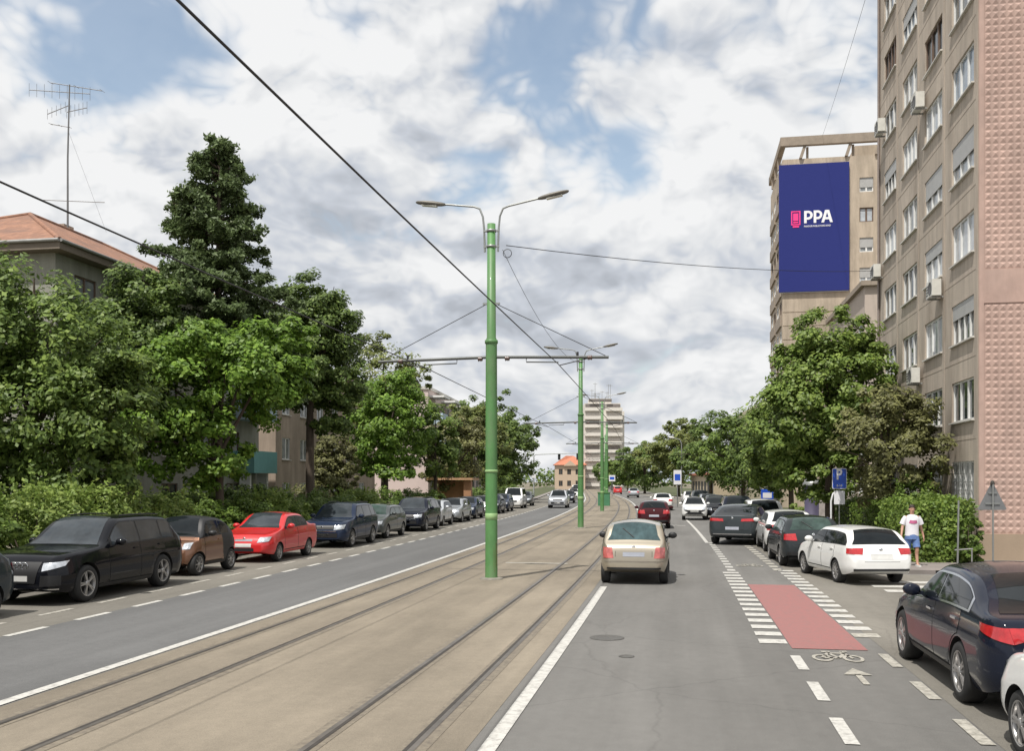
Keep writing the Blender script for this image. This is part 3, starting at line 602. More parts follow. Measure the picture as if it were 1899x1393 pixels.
def sph(k):
    d = rng.normal(size=(k, 3)); return d/np.linalg.norm(d, axis=1, keepdims=True)
def crown_points(blobs, nclump, per, csize=(.16, .30), shell=(.5, 1.0), flat=.7):
    Cs = []; Ns = []; tot = sum(b[3]*b[4]*b[5] for b in blobs)**.67 or 1
    wts = np.array([(b[3]*b[4]*b[5])**.67 for b in blobs]); wts = wts/wts.sum()
    for b, w in zip(blobs, wts):
        nc = max(4, int(nclump*w)); c = np.array(b[:3]); r = np.array(b[3:6]); d = sph(nc); f = shell[0]+(shell[1]-shell[0])*rng.random((nc, 1))**.6
        cc = c+d*r*f; cr = r.mean()*(csize[0]+(csize[1]-csize[0])*rng.random(nc))
        for j in range(nc):
            q = sph(per)*(rng.random((per, 1))**.4)*cr[j]; q[:, 2] *= flat
            p = cc[j]+q; Cs.append(p); Ns.append(.7*q/cr[j]+.5*d[j]+np.array([.0, -.25, .75])+.42*rng.normal(size=(per, 3)))
    return np.concatenate(Cs), np.concatenate(Ns)
BARK = mat('bark_brown', (.085, .065, .048), .9, var=.3, vs=6, bump=.6, bs=18, stretch=(1, 1, .25))
G_MID = leafmat('leaf_mid_green', (.080, .130, .028), (.135, .205, .042), (.220, .300, .062), .35); G_DARK = leafmat('leaf_dark_green', (0.068, 0.108, 0.027), (0.114, 0.177, 0.041), (0.188, 0.257, 0.057), .32); G_BRI = leafmat('leaf_bright_green', (0.085, 0.160, 0.021), (0.154, 0.268, 0.034), (0.251, 0.382, 0.059), .38); G_YEL = leafmat('leaf_yellow_green', (0.097, 0.160, 0.032), (0.171, 0.245, 0.050), (0.268, 0.353, 0.080), .36); G_HED2 = leafmat('leaf_hedge_bright', (0.097, 0.165, 0.030), (0.160, 0.239, 0.046), (0.245, 0.331, 0.068), .34)  # G_HED2 is a brighter green than the other hedge leaves
G_CON = leafmat('needle_green', (.085, .120, .050), (.125, .175, .070), (.175, .235, .090), .3); G_OLV = leafmat('leaf_olive', (0.103, 0.137, 0.036), (0.171, 0.205, 0.055), (0.245, 0.268, 0.080), .34); G_BRN = leafmat('leaf_brownish', (0.100, 0.100, 0.039), (0.160, 0.162, 0.059), (0.228, 0.234, 0.085), .3)
G_LIM = leafmat('leaf_lime', (.145, .22, .045), (.23, .32, .07), (.34, .42, .11), .4); G_HEDGE = leafmat('leaf_hedge', (0.074, 0.125, 0.023), (0.125, 0.199, 0.036), (0.205, 0.285, 0.057), .34)
def tree(label, X, Y, H, blobs, m, nclump=170, per=75, leaf=.26, trunk=.17, clip=None, lean=(0, 0), base=0.1, name='deciduous_tree', shell=(.5, 1), csize=(.17, .36), group=None, fork=.35, limbs=7):
    t = thing(name, label, 'tree', (X, Y, base), 0, group)
    C, Nn = crown_points(blobs, int(nclump*.95), int(per*1.7), csize, shell); leaf *= .76
    if clip is not None: k = clip(C[:, 0]+X, C[:, 1]+Y, C[:, 2]); C = C[k]; Nn = Nn[k]
    k = C[:, 2] > .5; C = C[k]; Nn = Nn[k]
    zt = max(b[2] for b in blobs); tb_ = MB(); fz = H*fork; lx, ly = lean
    tb_.tube([(0, 0, -.1), (.02, .01, .25), (lx*.5, ly*.5, fz*.6), (lx, ly, fz), (lx*1.2, ly*1.2, H*.7), (lx*1.2, ly*1.2, H*.86)], [trunk*1.45, trunk*1.05, trunk*.9, trunk*.75, trunk*.4, trunk*.12], 9)
    for i in range(limbs):
        b = blobs[i % len(blobs)]; a = rng.random()*6.28; e_ = np.array(b[:3])+np.array([math.cos(a)*b[3]*.72, math.sin(a)*b[4]*.72, (rng.random()-.3)*b[5]*.8]); s_ = Vector((lx, ly, fz*(.85+.5*rng.random())))
        mid = s_.lerp(Vector(e_), .5)+Vector((0, 0, .35)); tb_.tube([s_, mid, Vector(e_)], [trunk*.5, trunk*.32, trunk*.06], 6)
    tb_.build('trunk', BARK, t); leaf_object('crown', C, Nn, leaf*(.65+.7*rng.random(len(C))), m, t); return t
def round_blobs(H, r, z0, k=6, lop=.35):
    zc = (H+z0)/2; rz = (H-z0)/2; bl = [(0, 0, zc, r*.72, r*.72, rz*.86)]
    for i in range(k):
        a = 6.28*i/k+rng.random()*.8; f = .45+.2*rng.random(); z = zc+(rng.random()*2-1)*rz*.55; q = .42+lop*.35*rng.random(); bl.append((math.cos(a)*r*f, math.sin(a)*r*f, z, r*q, r*q, rz*q*.85))
    bl.append((r*.1*rng.normal(), r*.1*rng.normal(), H-rz*.36, r*.42, r*.42, rz*.36)); return bl
# left row, nearest first
tree('broad mid-green tree at the left edge, nearest of the left row', -19.0, 26.0, 9.8, [(-.7, 0, 7.2, 2.0, 2.0, 2.5), (-2.6, 0, 6.6, 2.3, 2.3, 2.9), (.9, 0, 6.2, 1.9, 2.0, 2.0), (.3, 0, 4.6, 2.4, 2.4, 2.0), (2.0, .3, 4.5, 1.6, 2.0, 2.1), (2.3, .2, 5.4, 1.2, 1.4, 1.2), (-1.6, -1, 3.4, 2.2, 2.2, 1.7), (1.4, 0, 2.9, 1.8, 2.0, 1.5), (-4.2, -.5, 5.0, 2.0, 2.2, 2.8)], G_MID, 480, 80, .23, .2)
tree('rounded dark green tree rising in front of the grey-green block corner', -20.3, 33.3, 10.7, [(0, 0, 7.0, 1.9, 1.9, 2.2), (.1, .3, 9.0, 1.6, 1.6, 1.5), (-1.0, 0, 8.0, 1.2, 1.3, 1.4), (1.2, .5, 8.2, 1.2, 1.3, 1.5), (0, 0, 5, 1.8, 1.8, 1.8)], G_DARK, 190, 80, .24, .17)
tree('bright green maple with a spreading low crown above the brown car', -17.0, 33.8, 9.0, [(-1.5, -.8, 5.8, 2.0, 2.2, 2.2), (1.0, 1.0, 6.4, 1.9, 2.1, 2.0), (-1.2, 0, 7.6, 1.5, 1.6, 1.1), (1.8, 1.6, 7.7, 1.3, 1.4, 1.0), (-2.0, -1.2, 3.9, 1.6, 1.7, 1.5), (-.3, .0, 3.7, 1.6, 1.7, 1.5), (2.0, 1.6, 6.6, 1.1, 1.2, 1.2)], G_BRI, 300, 75, .27, .17)
tree('tall dark tree with a bare brown trunk behind the dark blue car', -18.3, 46.0, 12.9, [(0, 0, 9.0, 2.1, 2.2, 2.6), (.2, 0, 11.3, 1.7, 1.8, 1.5), (-1.1, -.3, 10.6, 1.5, 1.5, 1.5), (1.3, .4, 10.0, 1.3, 1.4, 1.8), (1.2, .6, 7.8, 1.5, 1.6, 2.0), (-.9, 0, 7.6, 1.5, 1.5, 1.8), (1.0, .3, 6.2, 1.4, 1.5, 1.4), (-.9, 0, 9.2, 1.5, 1.5, 1.6)], G_DARK, 430, 80, .25, .24, fork=.42)
tree('small shadowy brownish tree right of the bare brown trunk', -19.4, 52.0, 5.6, round_blobs(5.6, 1.7, 1.0), G_BRN, 130, 60, .22, .1)
tree('light-topped tree showing behind the tall dark tree on the left', -20.0, 63.5, 12.9, round_blobs(12.9, 3.3, 4.5), G_OLV, 150, 65, .30, .2)
tree('dense rounded bright green tree left of the nearest pole', -17.8, 57.0, 9.9, [(0, 0, 6.2, 2.2, 2.2, 3.0), (.6, .4, 8.2, 1.6, 1.6, 1.5), (-1, -.4, 5.2, 1.7, 1.7, 2.3), (1.3, .8, 5.6, 1.6, 1.6, 2.4), (.1, 0, 3.2, 1.8, 1.8, 1.2)], G_BRI, 180, 70, .29, .17)
tree('smaller green tree between the dense bright tree and the nearest pole', -17.4, 67.5, 8.2, round_blobs(8.2, 2.3, 2.0), G_MID, 130, 65, .30, .15)
tree('reddish-olive tree just left of the nearest pole', -19.0, 80, 8.8, round_blobs(8.8, 3.3, .8), G_BRN, 120, 65, .34, .16)
tree('shady olive tree immediately right of the nearest pole', -21.0, 96, 10.6, round_blobs(10.6, 4.4, .7), G_OLV, 150, 65, .40, .2)
tree('tall dark tree in the far left row with a pointed top', -21.4, 111, 13.0, round_blobs(13.0, 4.8, .8), G_DARK, 160, 65, .44, .22)
tree('dark tree at the right end of the far left row', -23.4, 128, 11.4, round_blobs(11.4, 4.8, .6), G_DARK, 150, 60, .48, .22)
# far right row
tree('leafy tree behind the right-hand parked row beside the big bright tree', 6.2, 58, 8.0, round_blobs(8.0, 2.9, .9), G_MID, 140, 65, .30, .16)
tree('bushy green tree, second beyond the big bright tree on the right', 6.4, 74, 8.4, round_blobs(8.4, 3.8, .6), G_DARK, 140, 65, .34, .17)
tree('yellowish green tree in the middle of the far right row', 5.6, 93, 9.6, round_blobs(9.6, 4.6, .6), G_MID, 150, 60, .40, .2)
tree('dark rounded tree behind the right traffic mast', 3.4, 120, 11.4, round_blobs(11.4, 5.6, .6), G_DARK, 150, 60, .48, .22)
tree('autumn-tinged tree at the left end of the far right row', -.6, 156, 12.6, round_blobs(12.6, 6.4, .6), G_OLV, 150, 60, .6, .25)
tree('small dark tree left of the far street lamp at the horizon', -7.4, 196, 10.4, round_blobs(10.4, 6.4, .4), G_DARK, 120, 55, .7, .25)
tree('low dark tree at the foot of the distant tower', -19, 268, 9.0, round_blobs(9.0, 6.2, .4), G_DARK, 110, 55, .8, .25)
tree('green tree between the distant tower and the street lamp', -13.0, 236, 9.0, round_blobs(9.0, 6.4, .4), G_MID, 110, 55, .8, .25)
tree('distant tree in front of the red-roofed house', -36, 176, 6.2, round_blobs(6.2, 3.6, .8), G_DARK, 110, 55, .55, .2)
# near right
BL1 = [(0, 0, 6.1, 2.3, 2.3, 2.8), (.2, .2, 8.5, 1.6, 1.6, 1.5), (-1.6, -.2, 4.8, 1.7, 1.7, 2.2), (1.4, .4, 6.6, 1.7, 1.7, 2.0), (-1.1, 0, 7.0, 1.5, 1.5, 1.6), (1.1, -.5, 4.4, 1.6, 1.6, 1.7), (-2.0, .8, 3.6, 1.4, 1.4, 1.7), (-.4, 0, 3.0, 1.7, 1.7, 1.3)]
tree('big bright green tree in front of the beige apartment block on the right', 6.1, 42.5, 10.2, BL1, G_YEL, 400, 80, .25, .2, clip=lambda x, y, z: x < 8.75)
tree('brownish half-dry tree beside the beige facade behind the clipped hedge', 7.1, 35.6, 5.9, [(0, 0, 3.7, 1.6, 1.7, 2.0), (-.9, .8, 3.0, 1.3, 1.3, 1.5), (.5, -.6, 4.6, 1.1, 1.2, 1.0), (.9, -1.0, 3.4, 1.0, 1.3, 1.5), (-.4, .2, 5.0, 1.0, 1.0, .8)], G_BRN, 170, 75, .19, .11, clip=lambda x, y, z: (x < 8.72) & ((x > 6.25) | (z > 3.5)))
def conifer():
    X, Y, H = -19.6, 38.7, 17.3; t = thing('conifer_tree', 'tall dark conifer standing above the clay tile roof on the left', 'tree', (X, Y, .1)); C = []; Nn = []; b = MB()
    b.tube([(0, 0, -.1), (0, 0, 5), (.1, 0, 12), (.15, 0, 17.1)], [.3, .24, .13, .03], 9)
    z = 6.6
    while z < 17.0:
        k = (17.3-z)/(17.3-9.4); L0 = 3.45*min(1, k)**.85+.25; nb = 8 if z < 15 else 6
        for i in range(nb):
            a = rng.random()*6.28; L = L0*(.5+.55*rng.random()**.7); up = .55-.45*min(1, k)+.15*rng.normal(); d = np.array([math.cos(a), math.sin(a), 0]); e = d*L+np.array([0, 0, L*up*.5])
            b.tube([(0, 0, z), tuple(e*.5+np.array([0, 0, z+.12])), tuple(e+np.array([0, 0, z]))], [.05, .03, .008], 5, caps=False)
            side = np.array([-d[1], d[0], 0]); ntw = int(4+L*3.4)
            for j in range(ntw):                       # twigs with tufts of needles
                s0 = .25+.78*rng.random(); c0 = e*s0+np.array([0, 0, z+.10*math.sin(3*s0)]); td = side*(rng.choice([-1, 1])*(.25+.55*rng.random())*(1.15-s0)*L/2.2)+d*.25*rng.random(); n = int(34+10*rng.random()); q = rng.random((n, 1))
                C.append(c0+td*q+np.array([0, 0, -.14])*q+.085*rng.normal(size=(n, 3))); Nn.append(np.array([0, 0, .8])+d*.35+.6*rng.normal(size=(n, 3)))
        z += .33
    C = np.concatenate(C); Nn = np.concatenate(Nn); b.build('trunk', BARK, t); leaf_object('crown', C, Nn, .20*(.6+.8*rng.random(len(C))), G_CON, t, .45)
conifer()
def shrub(label, X, Y, r, H, m, per=60, nclump=90, leaf=.14, shoots=0, base=.1, name='shrub', group=None, ry=None, cat='shrub'):
    t = thing(name, label, cat, (X, Y, base), 0, group); ry = ry or r
    C, Nn = crown_points([(0, 0, H*.52, r, ry, H*.5), (r*.4, ry*.3, H*.45, r*.7, ry*.7, H*.48), (-r*.3, -ry*.4, H*.42, r*.7, ry*.7, H*.42)], nclump, per, (.16, .28), (.55, 1))
    if shoots:
        P = []; Q = []
        for i in range(shoots):
            a = rng.random()*6.28; q = rng.random()**.5; p0 = np.array([math.cos(a)*r*q*.8, math.sin(a)*ry*q*.9, H*.75]); d = np.array([math.cos(a)*.5+.2*rng.normal(), math.sin(a)*.5+.2*rng.normal(), 1.]); L = .35+.5*rng.random(); s = rng.random((26, 1))
            P.append(p0+d*s*L+.035*rng.normal(size=(26, 3))); Q.append(np.array([0, 0, .6])+.8*rng.normal(size=(26, 3)))
        C = np.concatenate([C]+P); Nn = np.concatenate([Nn]+Q)
    k = C[:, 2] > .02; C = C[k]; Nn = Nn[k]
    s = MB()
    for i in range(6): a = 6.28*i/6; s.tube([(0, 0, 0), (math.cos(a)*r*.3, math.sin(a)*ry*.3, H*.4), (math.cos(a)*r*.5, math.sin(a)*ry*.5, H*.75)], [.03, .02, .008], 5)
    s.build('stem', BARK, t); leaf_object('foliage', C, Nn, leaf*(.6+.8*rng.random(len(C))), m, t)
GS = 'shrubs growing along the left kerb behind the parked cars'
for (y, H, m, sh, lab) in [(13.6, 2.1, G_HEDGE, 0, 'dark shrub at the left edge behind the black car tail'), (16.4, 2.2, G_HEDGE, 8, 'dark green shrub behind the nose of the large black car'), (19.2, 2.25, G_HEDGE, 14, 'dark mixed shrub behind the middle of the large black car'),
                           (22.4, 2.2, G_LIM, 46, 'feathery lime shrub with long shoots behind the large black car roof'), (25.2, 2.15, G_LIM, 40, 'lime yellow-green shrub behind the brown two-door car'), (28.0, 1.9, G_LIM, 22, 'lime shrub between the brown car and the red car'),
                           (31.0, 1.75, G_HEDGE, 0, 'dark clipped shrub behind the red sedan bonnet'), (34.2, 1.9, G_HEDGE, 4, 'dark shrub behind the red sedan boot'), (37.6, 1.95, G_LIM, 24, 'light green shrub behind the dark blue car'), (41.2, 1.9, G_MID, 8, 'mid-green shrub at the foot of the bare brown trunk'),
                           (45.4, 1.9, G_HEDGE, 2, 'dark shrub behind the grey hatchback'), (49.6, 1.9, G_LIM, 18, 'yellowish shrub behind the row of silver cars'), (54.5, 1.9, G_HEDGE, 0, 'clipped dark shrub under the dense bright tree'), (59.5, 1.9, G_HEDGE, 0, 'rounded dark shrub left of the wooden kiosk'), (65.5, 1.8, G_MID, 0, 'low green shrub nearest the wooden kiosk')]:
    shrub(lab, -16.5+off(y), y, 1.25, H*1.03, m, 85, 120, .125, sh, .1, 'shrub', GS, 2.0)
for y, H, m, lab in [(88, 1.9, G_DARK, 'dark shrub beyond the wooden kiosk'), (104, 2.0, G_DARK, 'dark bush below the far left trees'), (118, 2.0, G_MID, 'green bush under the left traffic mast')]: shrub(lab, -17.2+off(y), y, 1.5, H, m, 40, 60, .3, 0, .1, 'shrub', None, 5)
def hedge(label, x0, x1, y0, y1, H, m, leaf=.11, n=9000):
    t = thing('hedge', label, 'hedge', ((x0+x1)/2, (y0+y1)/2, .1)); a, b = (x1-x0)/2, (y1-y0)/2
    core = MB(); core.box(-a+.15, a-.15, -b+.15, b-.15, 0, H-.15); core.build('dark_core', mat('hedge_core', (.02, .025, .01), .95), t)  # near-black filler box: the shade inside the hedge is put into its colour
    q = rng.random((n, 3))*2-1; face = rng.integers(0, 4, n); P = q*np.array([a, b, 1]); P[:, 2] = (q[:, 2]+1)/2*H; Nn = rng.normal(size=(n, 3))*.6
    P[face == 0, 2] = H; Nn[face == 0] += [0, 0, 1]; P[face == 1, 1] = -b; Nn[face == 1] += [0, -1, .4]; P[face == 2, 0] = -a; Nn[face == 2] += [-1, 0, .4]; f3 = face == 3; P[f3, 0] = np.where(rng.random(f3.sum()) < .5, a, P[f3, 0]); P[f3, 1] = np.where(P[f3, 0] == a, P[f3, 1], b); Nn[f3] += [.5, .5, .4]
    P += .07*rng.normal(size=P.shape)+.10*np.sin(P[:, ::-1]*4.1); P[:, 2] = np.maximum(P[:, 2], .02); leaf_object('foliage', P, Nn, leaf*(.6+.8*rng.random(n)), m, t)
hedge('clipped green hedge behind the walking man in front of the beige block', 6.5, 8.35, 30.4, 33.4, 1.75, G_HED2, .12, 15000)
hedge('darker clipped hedge receding behind the parking sign', 6.9, 8.2, 36.5, 47, 1.5, G_HEDGE, .13, 9000)
shrub('small leafy shrub climbing above the clipped hedge by the barred windows', 7.7, 34.2, .7, 2.5, G_MID, 60, 60, .13, 8)
shrub('bright yellow-green bush behind the white parked car roofs', 6.5, 50.5, 1.0, 1.9, G_LIM, 60, 60, .16, 12)
shrub('low bush trailing at the end of the hedge by the tiled wall', 8.3, 30.3, .42, 1.5, G_HEDGE, 60, 50, .11, 4)
for X, y, H, m, lab in [(-20.5, 20.5, 2.9, G_DARK, 'dark bush in the shade below the broad left tree'), (-21.4, 24.5, 3.2, G_DARK, 'shaded bush between the broad left tree and the grey-green block'), (-20.8, 29.5, 2.6, G_DARK, 'shaded bush under the rounded dark tree'), (-20.2, 38.5, 2.4, G_DARK, 'shaded bush under the conifer'), (-19.2, 50.5, 2.6, G_BRN, 'reddish bush right of the bare brown trunk'), (-20.2, 43, 2.2, G_DARK, 'dark bush left of the bare brown trunk')]: shrub(lab, X, y, 1.7, H, m, 80, 110, .17, 0, .1, 'shrub', None, 2.2)
#=====PART3=====
# ------------------------------------------------------------------ cars
def paint(name, col, metal=.35, rough=.32, coat=None): dark = max(col) < .07; return mat('car_paint_'+name, col, .12 if dark else rough, 0 if dark else metal, var=.03, vs=2, coat=.30 if dark else .8, spec=.15 if dark else .4)
P_BLK = paint('black', (.006, .0065, .009), .2); P_NAVY = paint('navy_black', (.010, .013, .024), .3); P_BRN = paint('copper', (.21, .105, .062), .5); P_RED = paint('red', (.56, .022, .025), .05); P_DBL = paint('dark_blue', (.020, .030, .058), .4)
P_GRY = paint('dark_grey', (.075, .085, .085), .5); P_SIL = paint('silver', (.40, .42, .44), .6); P_LSL = paint('pale_silver', (.55, .57, .60), .5); P_WHT = paint('white', (.74, .74, .72), 0, .3); P_BEI = paint('champagne', (.40, .355, .28), .55); P_WINE = paint('dark_red', (.050, .008, .011), .2)
P_SLATE = paint('slate_grey', (.035, .042, .046), .4); P_DGR = paint('graphite', (.028, .033, .036), .4)
CGL = mat('car_glass', (.010, .013, .015), .03, var=.3, vs=1.5, spec=.26); CGT = mat('car_glass_tinted_teal', (.045, .075, .08), .05, var=.6, vs=2.2, spec=.4); CGQ = mat('car_glass_greyblue', (.040, .048, .055), .04, var=.5, vs=1.1, spec=.4); CGT2 = mat('car_glass_green', (.045, .07, .062), .04, var=.6, vs=1.6, spec=.3); CGB = mat('car_glass_brownish', (.075, .042, .034), .08, var=.25, vs=1.2, spec=.6)  # CGQ has reflected grey-blue sky, CGB reflected brick, put into the base colour
TRIM = mat('car_black_trim', (.014, .014, .015), .5, var=.1); SEAM = mat('car_seam', (.006, .006, .006), .8); TYRE = mat('tyre_rubber', (.018, .018, .018), .8, var=.2, vs=8); RIM = mat('wheel_rim_alloy', (.42, .41, .40), .35, .7, var=.1); RIMD = mat('wheel_rim_dark', (.15, .14, .135), .35, .7)
HEADL = mat('headlight_lens', (.55, .58, .62), .12, .25, var=.35, vs=9, coat=1); TAILL = mat('taillight_lens', (.42, .018, .022), .15, var=.25, vs=10, coat=1); TAILP = mat('taillight_lens_pink', (.44, .11, .10), .15, var=.45, vs=8, coat=1)
CHROME = mat('chrome', (.65, .66, .68), .12, 1.0, var=.04); PLATE = mat('number_plate_blank', (.52, .52, .50), .6, var=.1, vs=6); PLATED = mat('number_plate_grey', (.33, .35, .40), .6, var=.1, vs=6)
def pch(xs, ys, x):
    xs = np.array(xs, float); ys = np.array(ys, float); h = np.diff(xs); d = np.diff(ys)/h; m = np.zeros_like(ys)
    for i in range(1, len(xs)-1):
        if d[i-1]*d[i] > 0: w1 = 2*h[i]+h[i-1]; w2 = h[i]+2*h[i-1]; m[i] = (w1+w2)/(w1/d[i-1]+w2/d[i])
    m[0] = d[0]; m[-1] = d[-1]; x = np.clip(np.asarray(x, float), xs[0], xs[-1]); k = np.clip(np.searchsorted(xs, x, 'right')-1, 0, len(h)-1); t = (x-xs[k])/h[k]
    return (2*t**3-3*t**2+1)*ys[k]+(t**3-2*t**2+t)*h[k]*m[k]+(-2*t**3+3*t**2)*ys[k+1]+(t**3-t**2)*h[k]*m[k+1]
class Shape:
    """closed car shell: side profile T, belt line B, sill Z, plan half-width; x runs from the nose back"""
    def __init__(s, L, Wd, H, T, belt, wb, fo, wr, nose=(.62, .75), tail=(.72, .45), tum=.38, zs=.25, crown=.045):
        s.L, s.W, s.H, s.wb, s.fo, s.wr, s.nose, s.tail, s.tum, s.zs, s.crown = L, Wd, H, wb, fo, wr, nose, tail, tum, zs, crown
        s.Tx, s.Tz = zip(*T); s.bx, s.bz = zip(*belt)
    def T(s, x): return pch(s.Tx, s.Tz, x)
    def Z(s, x): x = np.asarray(x, float); return s.zs+.10*np.clip((.5-x)/.5, 0, 1)**2+.14*np.clip((x-s.L+.6)/.6, 0, 1)**2
    def B(s, x): return np.minimum(pch(s.bx, s.bz, x), s.T(x)-.03)
    def hw(s, x):
        x = np.asarray(x, float); kf, rf = s.nose; kr, rr_ = s.tail
        a = np.clip(1-x/rf, 0, 1); b = np.clip(1-(s.L-x)/rr_, 0, 1)
        return s.W/2*np.minimum(kf+(1-kf)*np.sqrt(1-a**2.2), kr+(1-kr)*np.sqrt(1-b**2.2))
    def Y(s, x, z):
        x = np.asarray(x, float); z = np.asarray(z, float); zb, B, T, h = s.Z(x), s.B(x), s.T(x), s.hw(x)
        t = np.clip((z-zb)/(B-zb), 0, 1); lo = h*(1-.075*np.clip((.35-t)/.35, 0, 1)**2-.055*np.clip((t-.55)/.45, 0, 1)**1.6+.008*np.exp(-((t-.72)/.07)**2))
        rr_ = np.minimum(.10, .6*(T-B)); y = h*.945-s.tum*(z-B); q = np.clip((z-(T-rr_))/rr_, 0, 1); up = y-rr_*(1-np.sqrt(np.clip(1-q*q, 0, 1)))
        return np.where(z <= B, lo, up)
    def Ztop(s, x, y): ye = s.Y(x, s.T(x)); return s.T(x)+s.crown*np.clip((s.T(x)-s.B(x)-.03)/.25, .25, 1)*(1-np.clip(np.abs(y)/ye, 0, 1)**2)
    def P(s, x, y, z): return np.stack([s.L/2-np.asarray(x), np.asarray(y), np.asarray(z)], -1)   # local: +X forward
    def stations(s): a = np.array([0, .012, .04, .09, .16, .25, .36]); return np.concatenate([a, np.linspace(.46, s.L-.46, int(s.L*17)), s.L-a[::-1]])
    def body(s):
        xs = s.stations(); K1, K2, K3 = 11, 8, 6; rows = []
        for x in xs:
            zb, B, T = float(s.Z(x)), float(s.B(x)), float(s.T(x)); z1 = np.linspace(zb, B, K1); z2 = B+(T-B)*np.array([.2, .4, .6, .75, .86, .94, .985, 1.0])
            zz = np.concatenate([z1, z2]); yy = s.Y(x, zz); ye = yy[-1]; y3 = ye*np.linspace(1, 0, K3+1)[1:]; z3 = s.Ztop(np.full(K3, x), y3)
            y = np.concatenate([[0, yy[0]*.86], yy, y3]); z = np.concatenate([[zb, zb], zz, z3]); rows.append((x, y, z))
        v = []; n = len(rows[0][1]); m = 2*n-2
        for x, y, z in rows:
            v += [(s.L/2-x, a, b) for a, b in zip(y, z)]+[(s.L/2-x, -a, b) for a, b in zip(y[-2:0:-1], z[-2:0:-1])]
        f = [(i*m+k, i*m+(k+1) % m, (i+1)*m+(k+1) % m, (i+1)*m+k) for i in range(len(rows)-1) for k in range(m)]
        f += [tuple(range(m))[::-1], tuple(range((len(rows)-1)*m, len(rows)*m))]
        return v, f
    def outline(s, end, z):
        xs = np.concatenate([np.linspace(0, .3, 40), np.linspace(.32, 1.4, 40)])
        if end == 'r': xs = s.L-xs
        ok = (s.T(xs) >= z-1e-4)
        i0 = int(np.argmax(ok)) if ok.any() else 0; xs = xs[i0:]; y = s.Y(xs, np.full(len(xs), z)); P = np.stack([np.concatenate([[xs[0]], xs]), np.concatenate([[0], y])], 1)
        return P, np.concatenate([[0], np.cumsum(np.hypot(*np.diff(P, axis=0).T))])
    def wrap(s, end, q, n=14, m=6, o=.008):
        """q: four (s, z) corners: (s0,z0)(s1,z0')(s1',z1')(s0',z1) measured along the bumper outline from its middle"""
        (a, b, c, d) = [np.array(p, float) for p in q]; G = np.zeros((m, n, 3))
        for i in range(m):
            for j in range(n):
                u, v = j/(n-1), i/(m-1); p = (a*(1-u)+b*u)*(1-v)+(d*(1-u)+c*u)*v; O, l = s.outline(end, p[1]); k = abs(p[0]); x = np.interp(k, l, O[:, 0]); y = np.interp(k, l, O[:, 1])*(1 if p[0] >= 0 else -1); G[i, j] = (s.L/2-x, y, p[1])
        return offset(G, o)
    def side(s, xa, xb, zlo, zhi, sg, n=10, m=6, o=.006, sha=0.0, shb=0.0):
        G = np.zeros((m, n, 3))
        for i in range(m):
            v = i/(m-1); xs = np.linspace(xa+sha*v, xb+shb*v, n); lo = zlo(xs) if callable(zlo) else np.full(n, zlo); hi = zhi(xs) if callable(zhi) else np.full(n, zhi); z = lo+(np.maximum(hi, lo+.004)-lo)*v; G[i] = s.P(xs, sg*s.Y(xs, z), z)
        return offset(G, o)
    def top(s, x0, x1, f0, f1, n=12, m=8, o=.006):
        G = np.zeros((m, n, 3))
        for i in range(m):
            v = i/(m-1); x = np.full(n, x0+(x1-x0)*v); ye = s.Y(x, s.T(x)); y = np.linspace(-1, 1, n)*ye*(f0+(f1-f0)*v); G[i] = s.P(x, y, s.Ztop(x, y))
        return offset(G, o)
def offset(G, o):
    nn = np.cross(np.gradient(G, axis=0), np.gradient(G, axis=1)); nn /= np.maximum(np.linalg.norm(nn, axis=2, keepdims=True), 1e-9); c = G-np.array([0, 0, .6]); c[..., 0] *= .15
    sg = np.sign((nn*c).sum(2, keepdims=True)); sg[sg == 0] = 1; return G+nn*sg*o
def wheel_meshes(r, w, dark, spokes):
    t = MB(); h = w/2; t.lathe((0, 0, 0), (0, 1, 0), [(r*.62, -h*.9), (r*.70, -h), (r*.93, -h*.96), (r*.99, -h*.7), (r, -h*.3), (r, h*.3), (r*.99, h*.7), (r*.93, h*.96), (r*.70, h), (r*.62, h*.9)], 28)
    m = MB(); ro = r*.70
    m.lathe((0, 0, 0), (0, 1, 0), [(ro, h*.95), (ro*.95, h*1.0), (ro*.90, h*.9), (ro*.88, h*.2)], 28); m.lathe((0, 0, 0), (0, 1, 0), [(.001, h*.35), (ro*.9, h*.2)], 28, 1); m.lathe((0, 0, 0), (0, 1, 0), [(.001, h*.98), (ro*.2, h*.98), (ro*.24, h*.85), (ro*.24, h*.3)], 16)
    for i in range(spokes):
        a = 2*math.pi*i/spokes
        for da in ((-.11, .11) if spokes < 8 else (0,)):
            u = Vector((math.cos(a+da), 0, math.sin(a+da))); p = Vector((-u.z, 0, u.x)); m.obox((0, 0, 0), u, p, (0, 1, 0), ro*.16, ro*.92, -ro*.055, ro*.055, h*.62, h*.93)
    return t.mesh('wheel', TYRE), m.mesh('rim', [RIMD if dark else RIM, SEAM])
CUT = mat('wheel_arch_liner', (.006, .006, .006), .9)
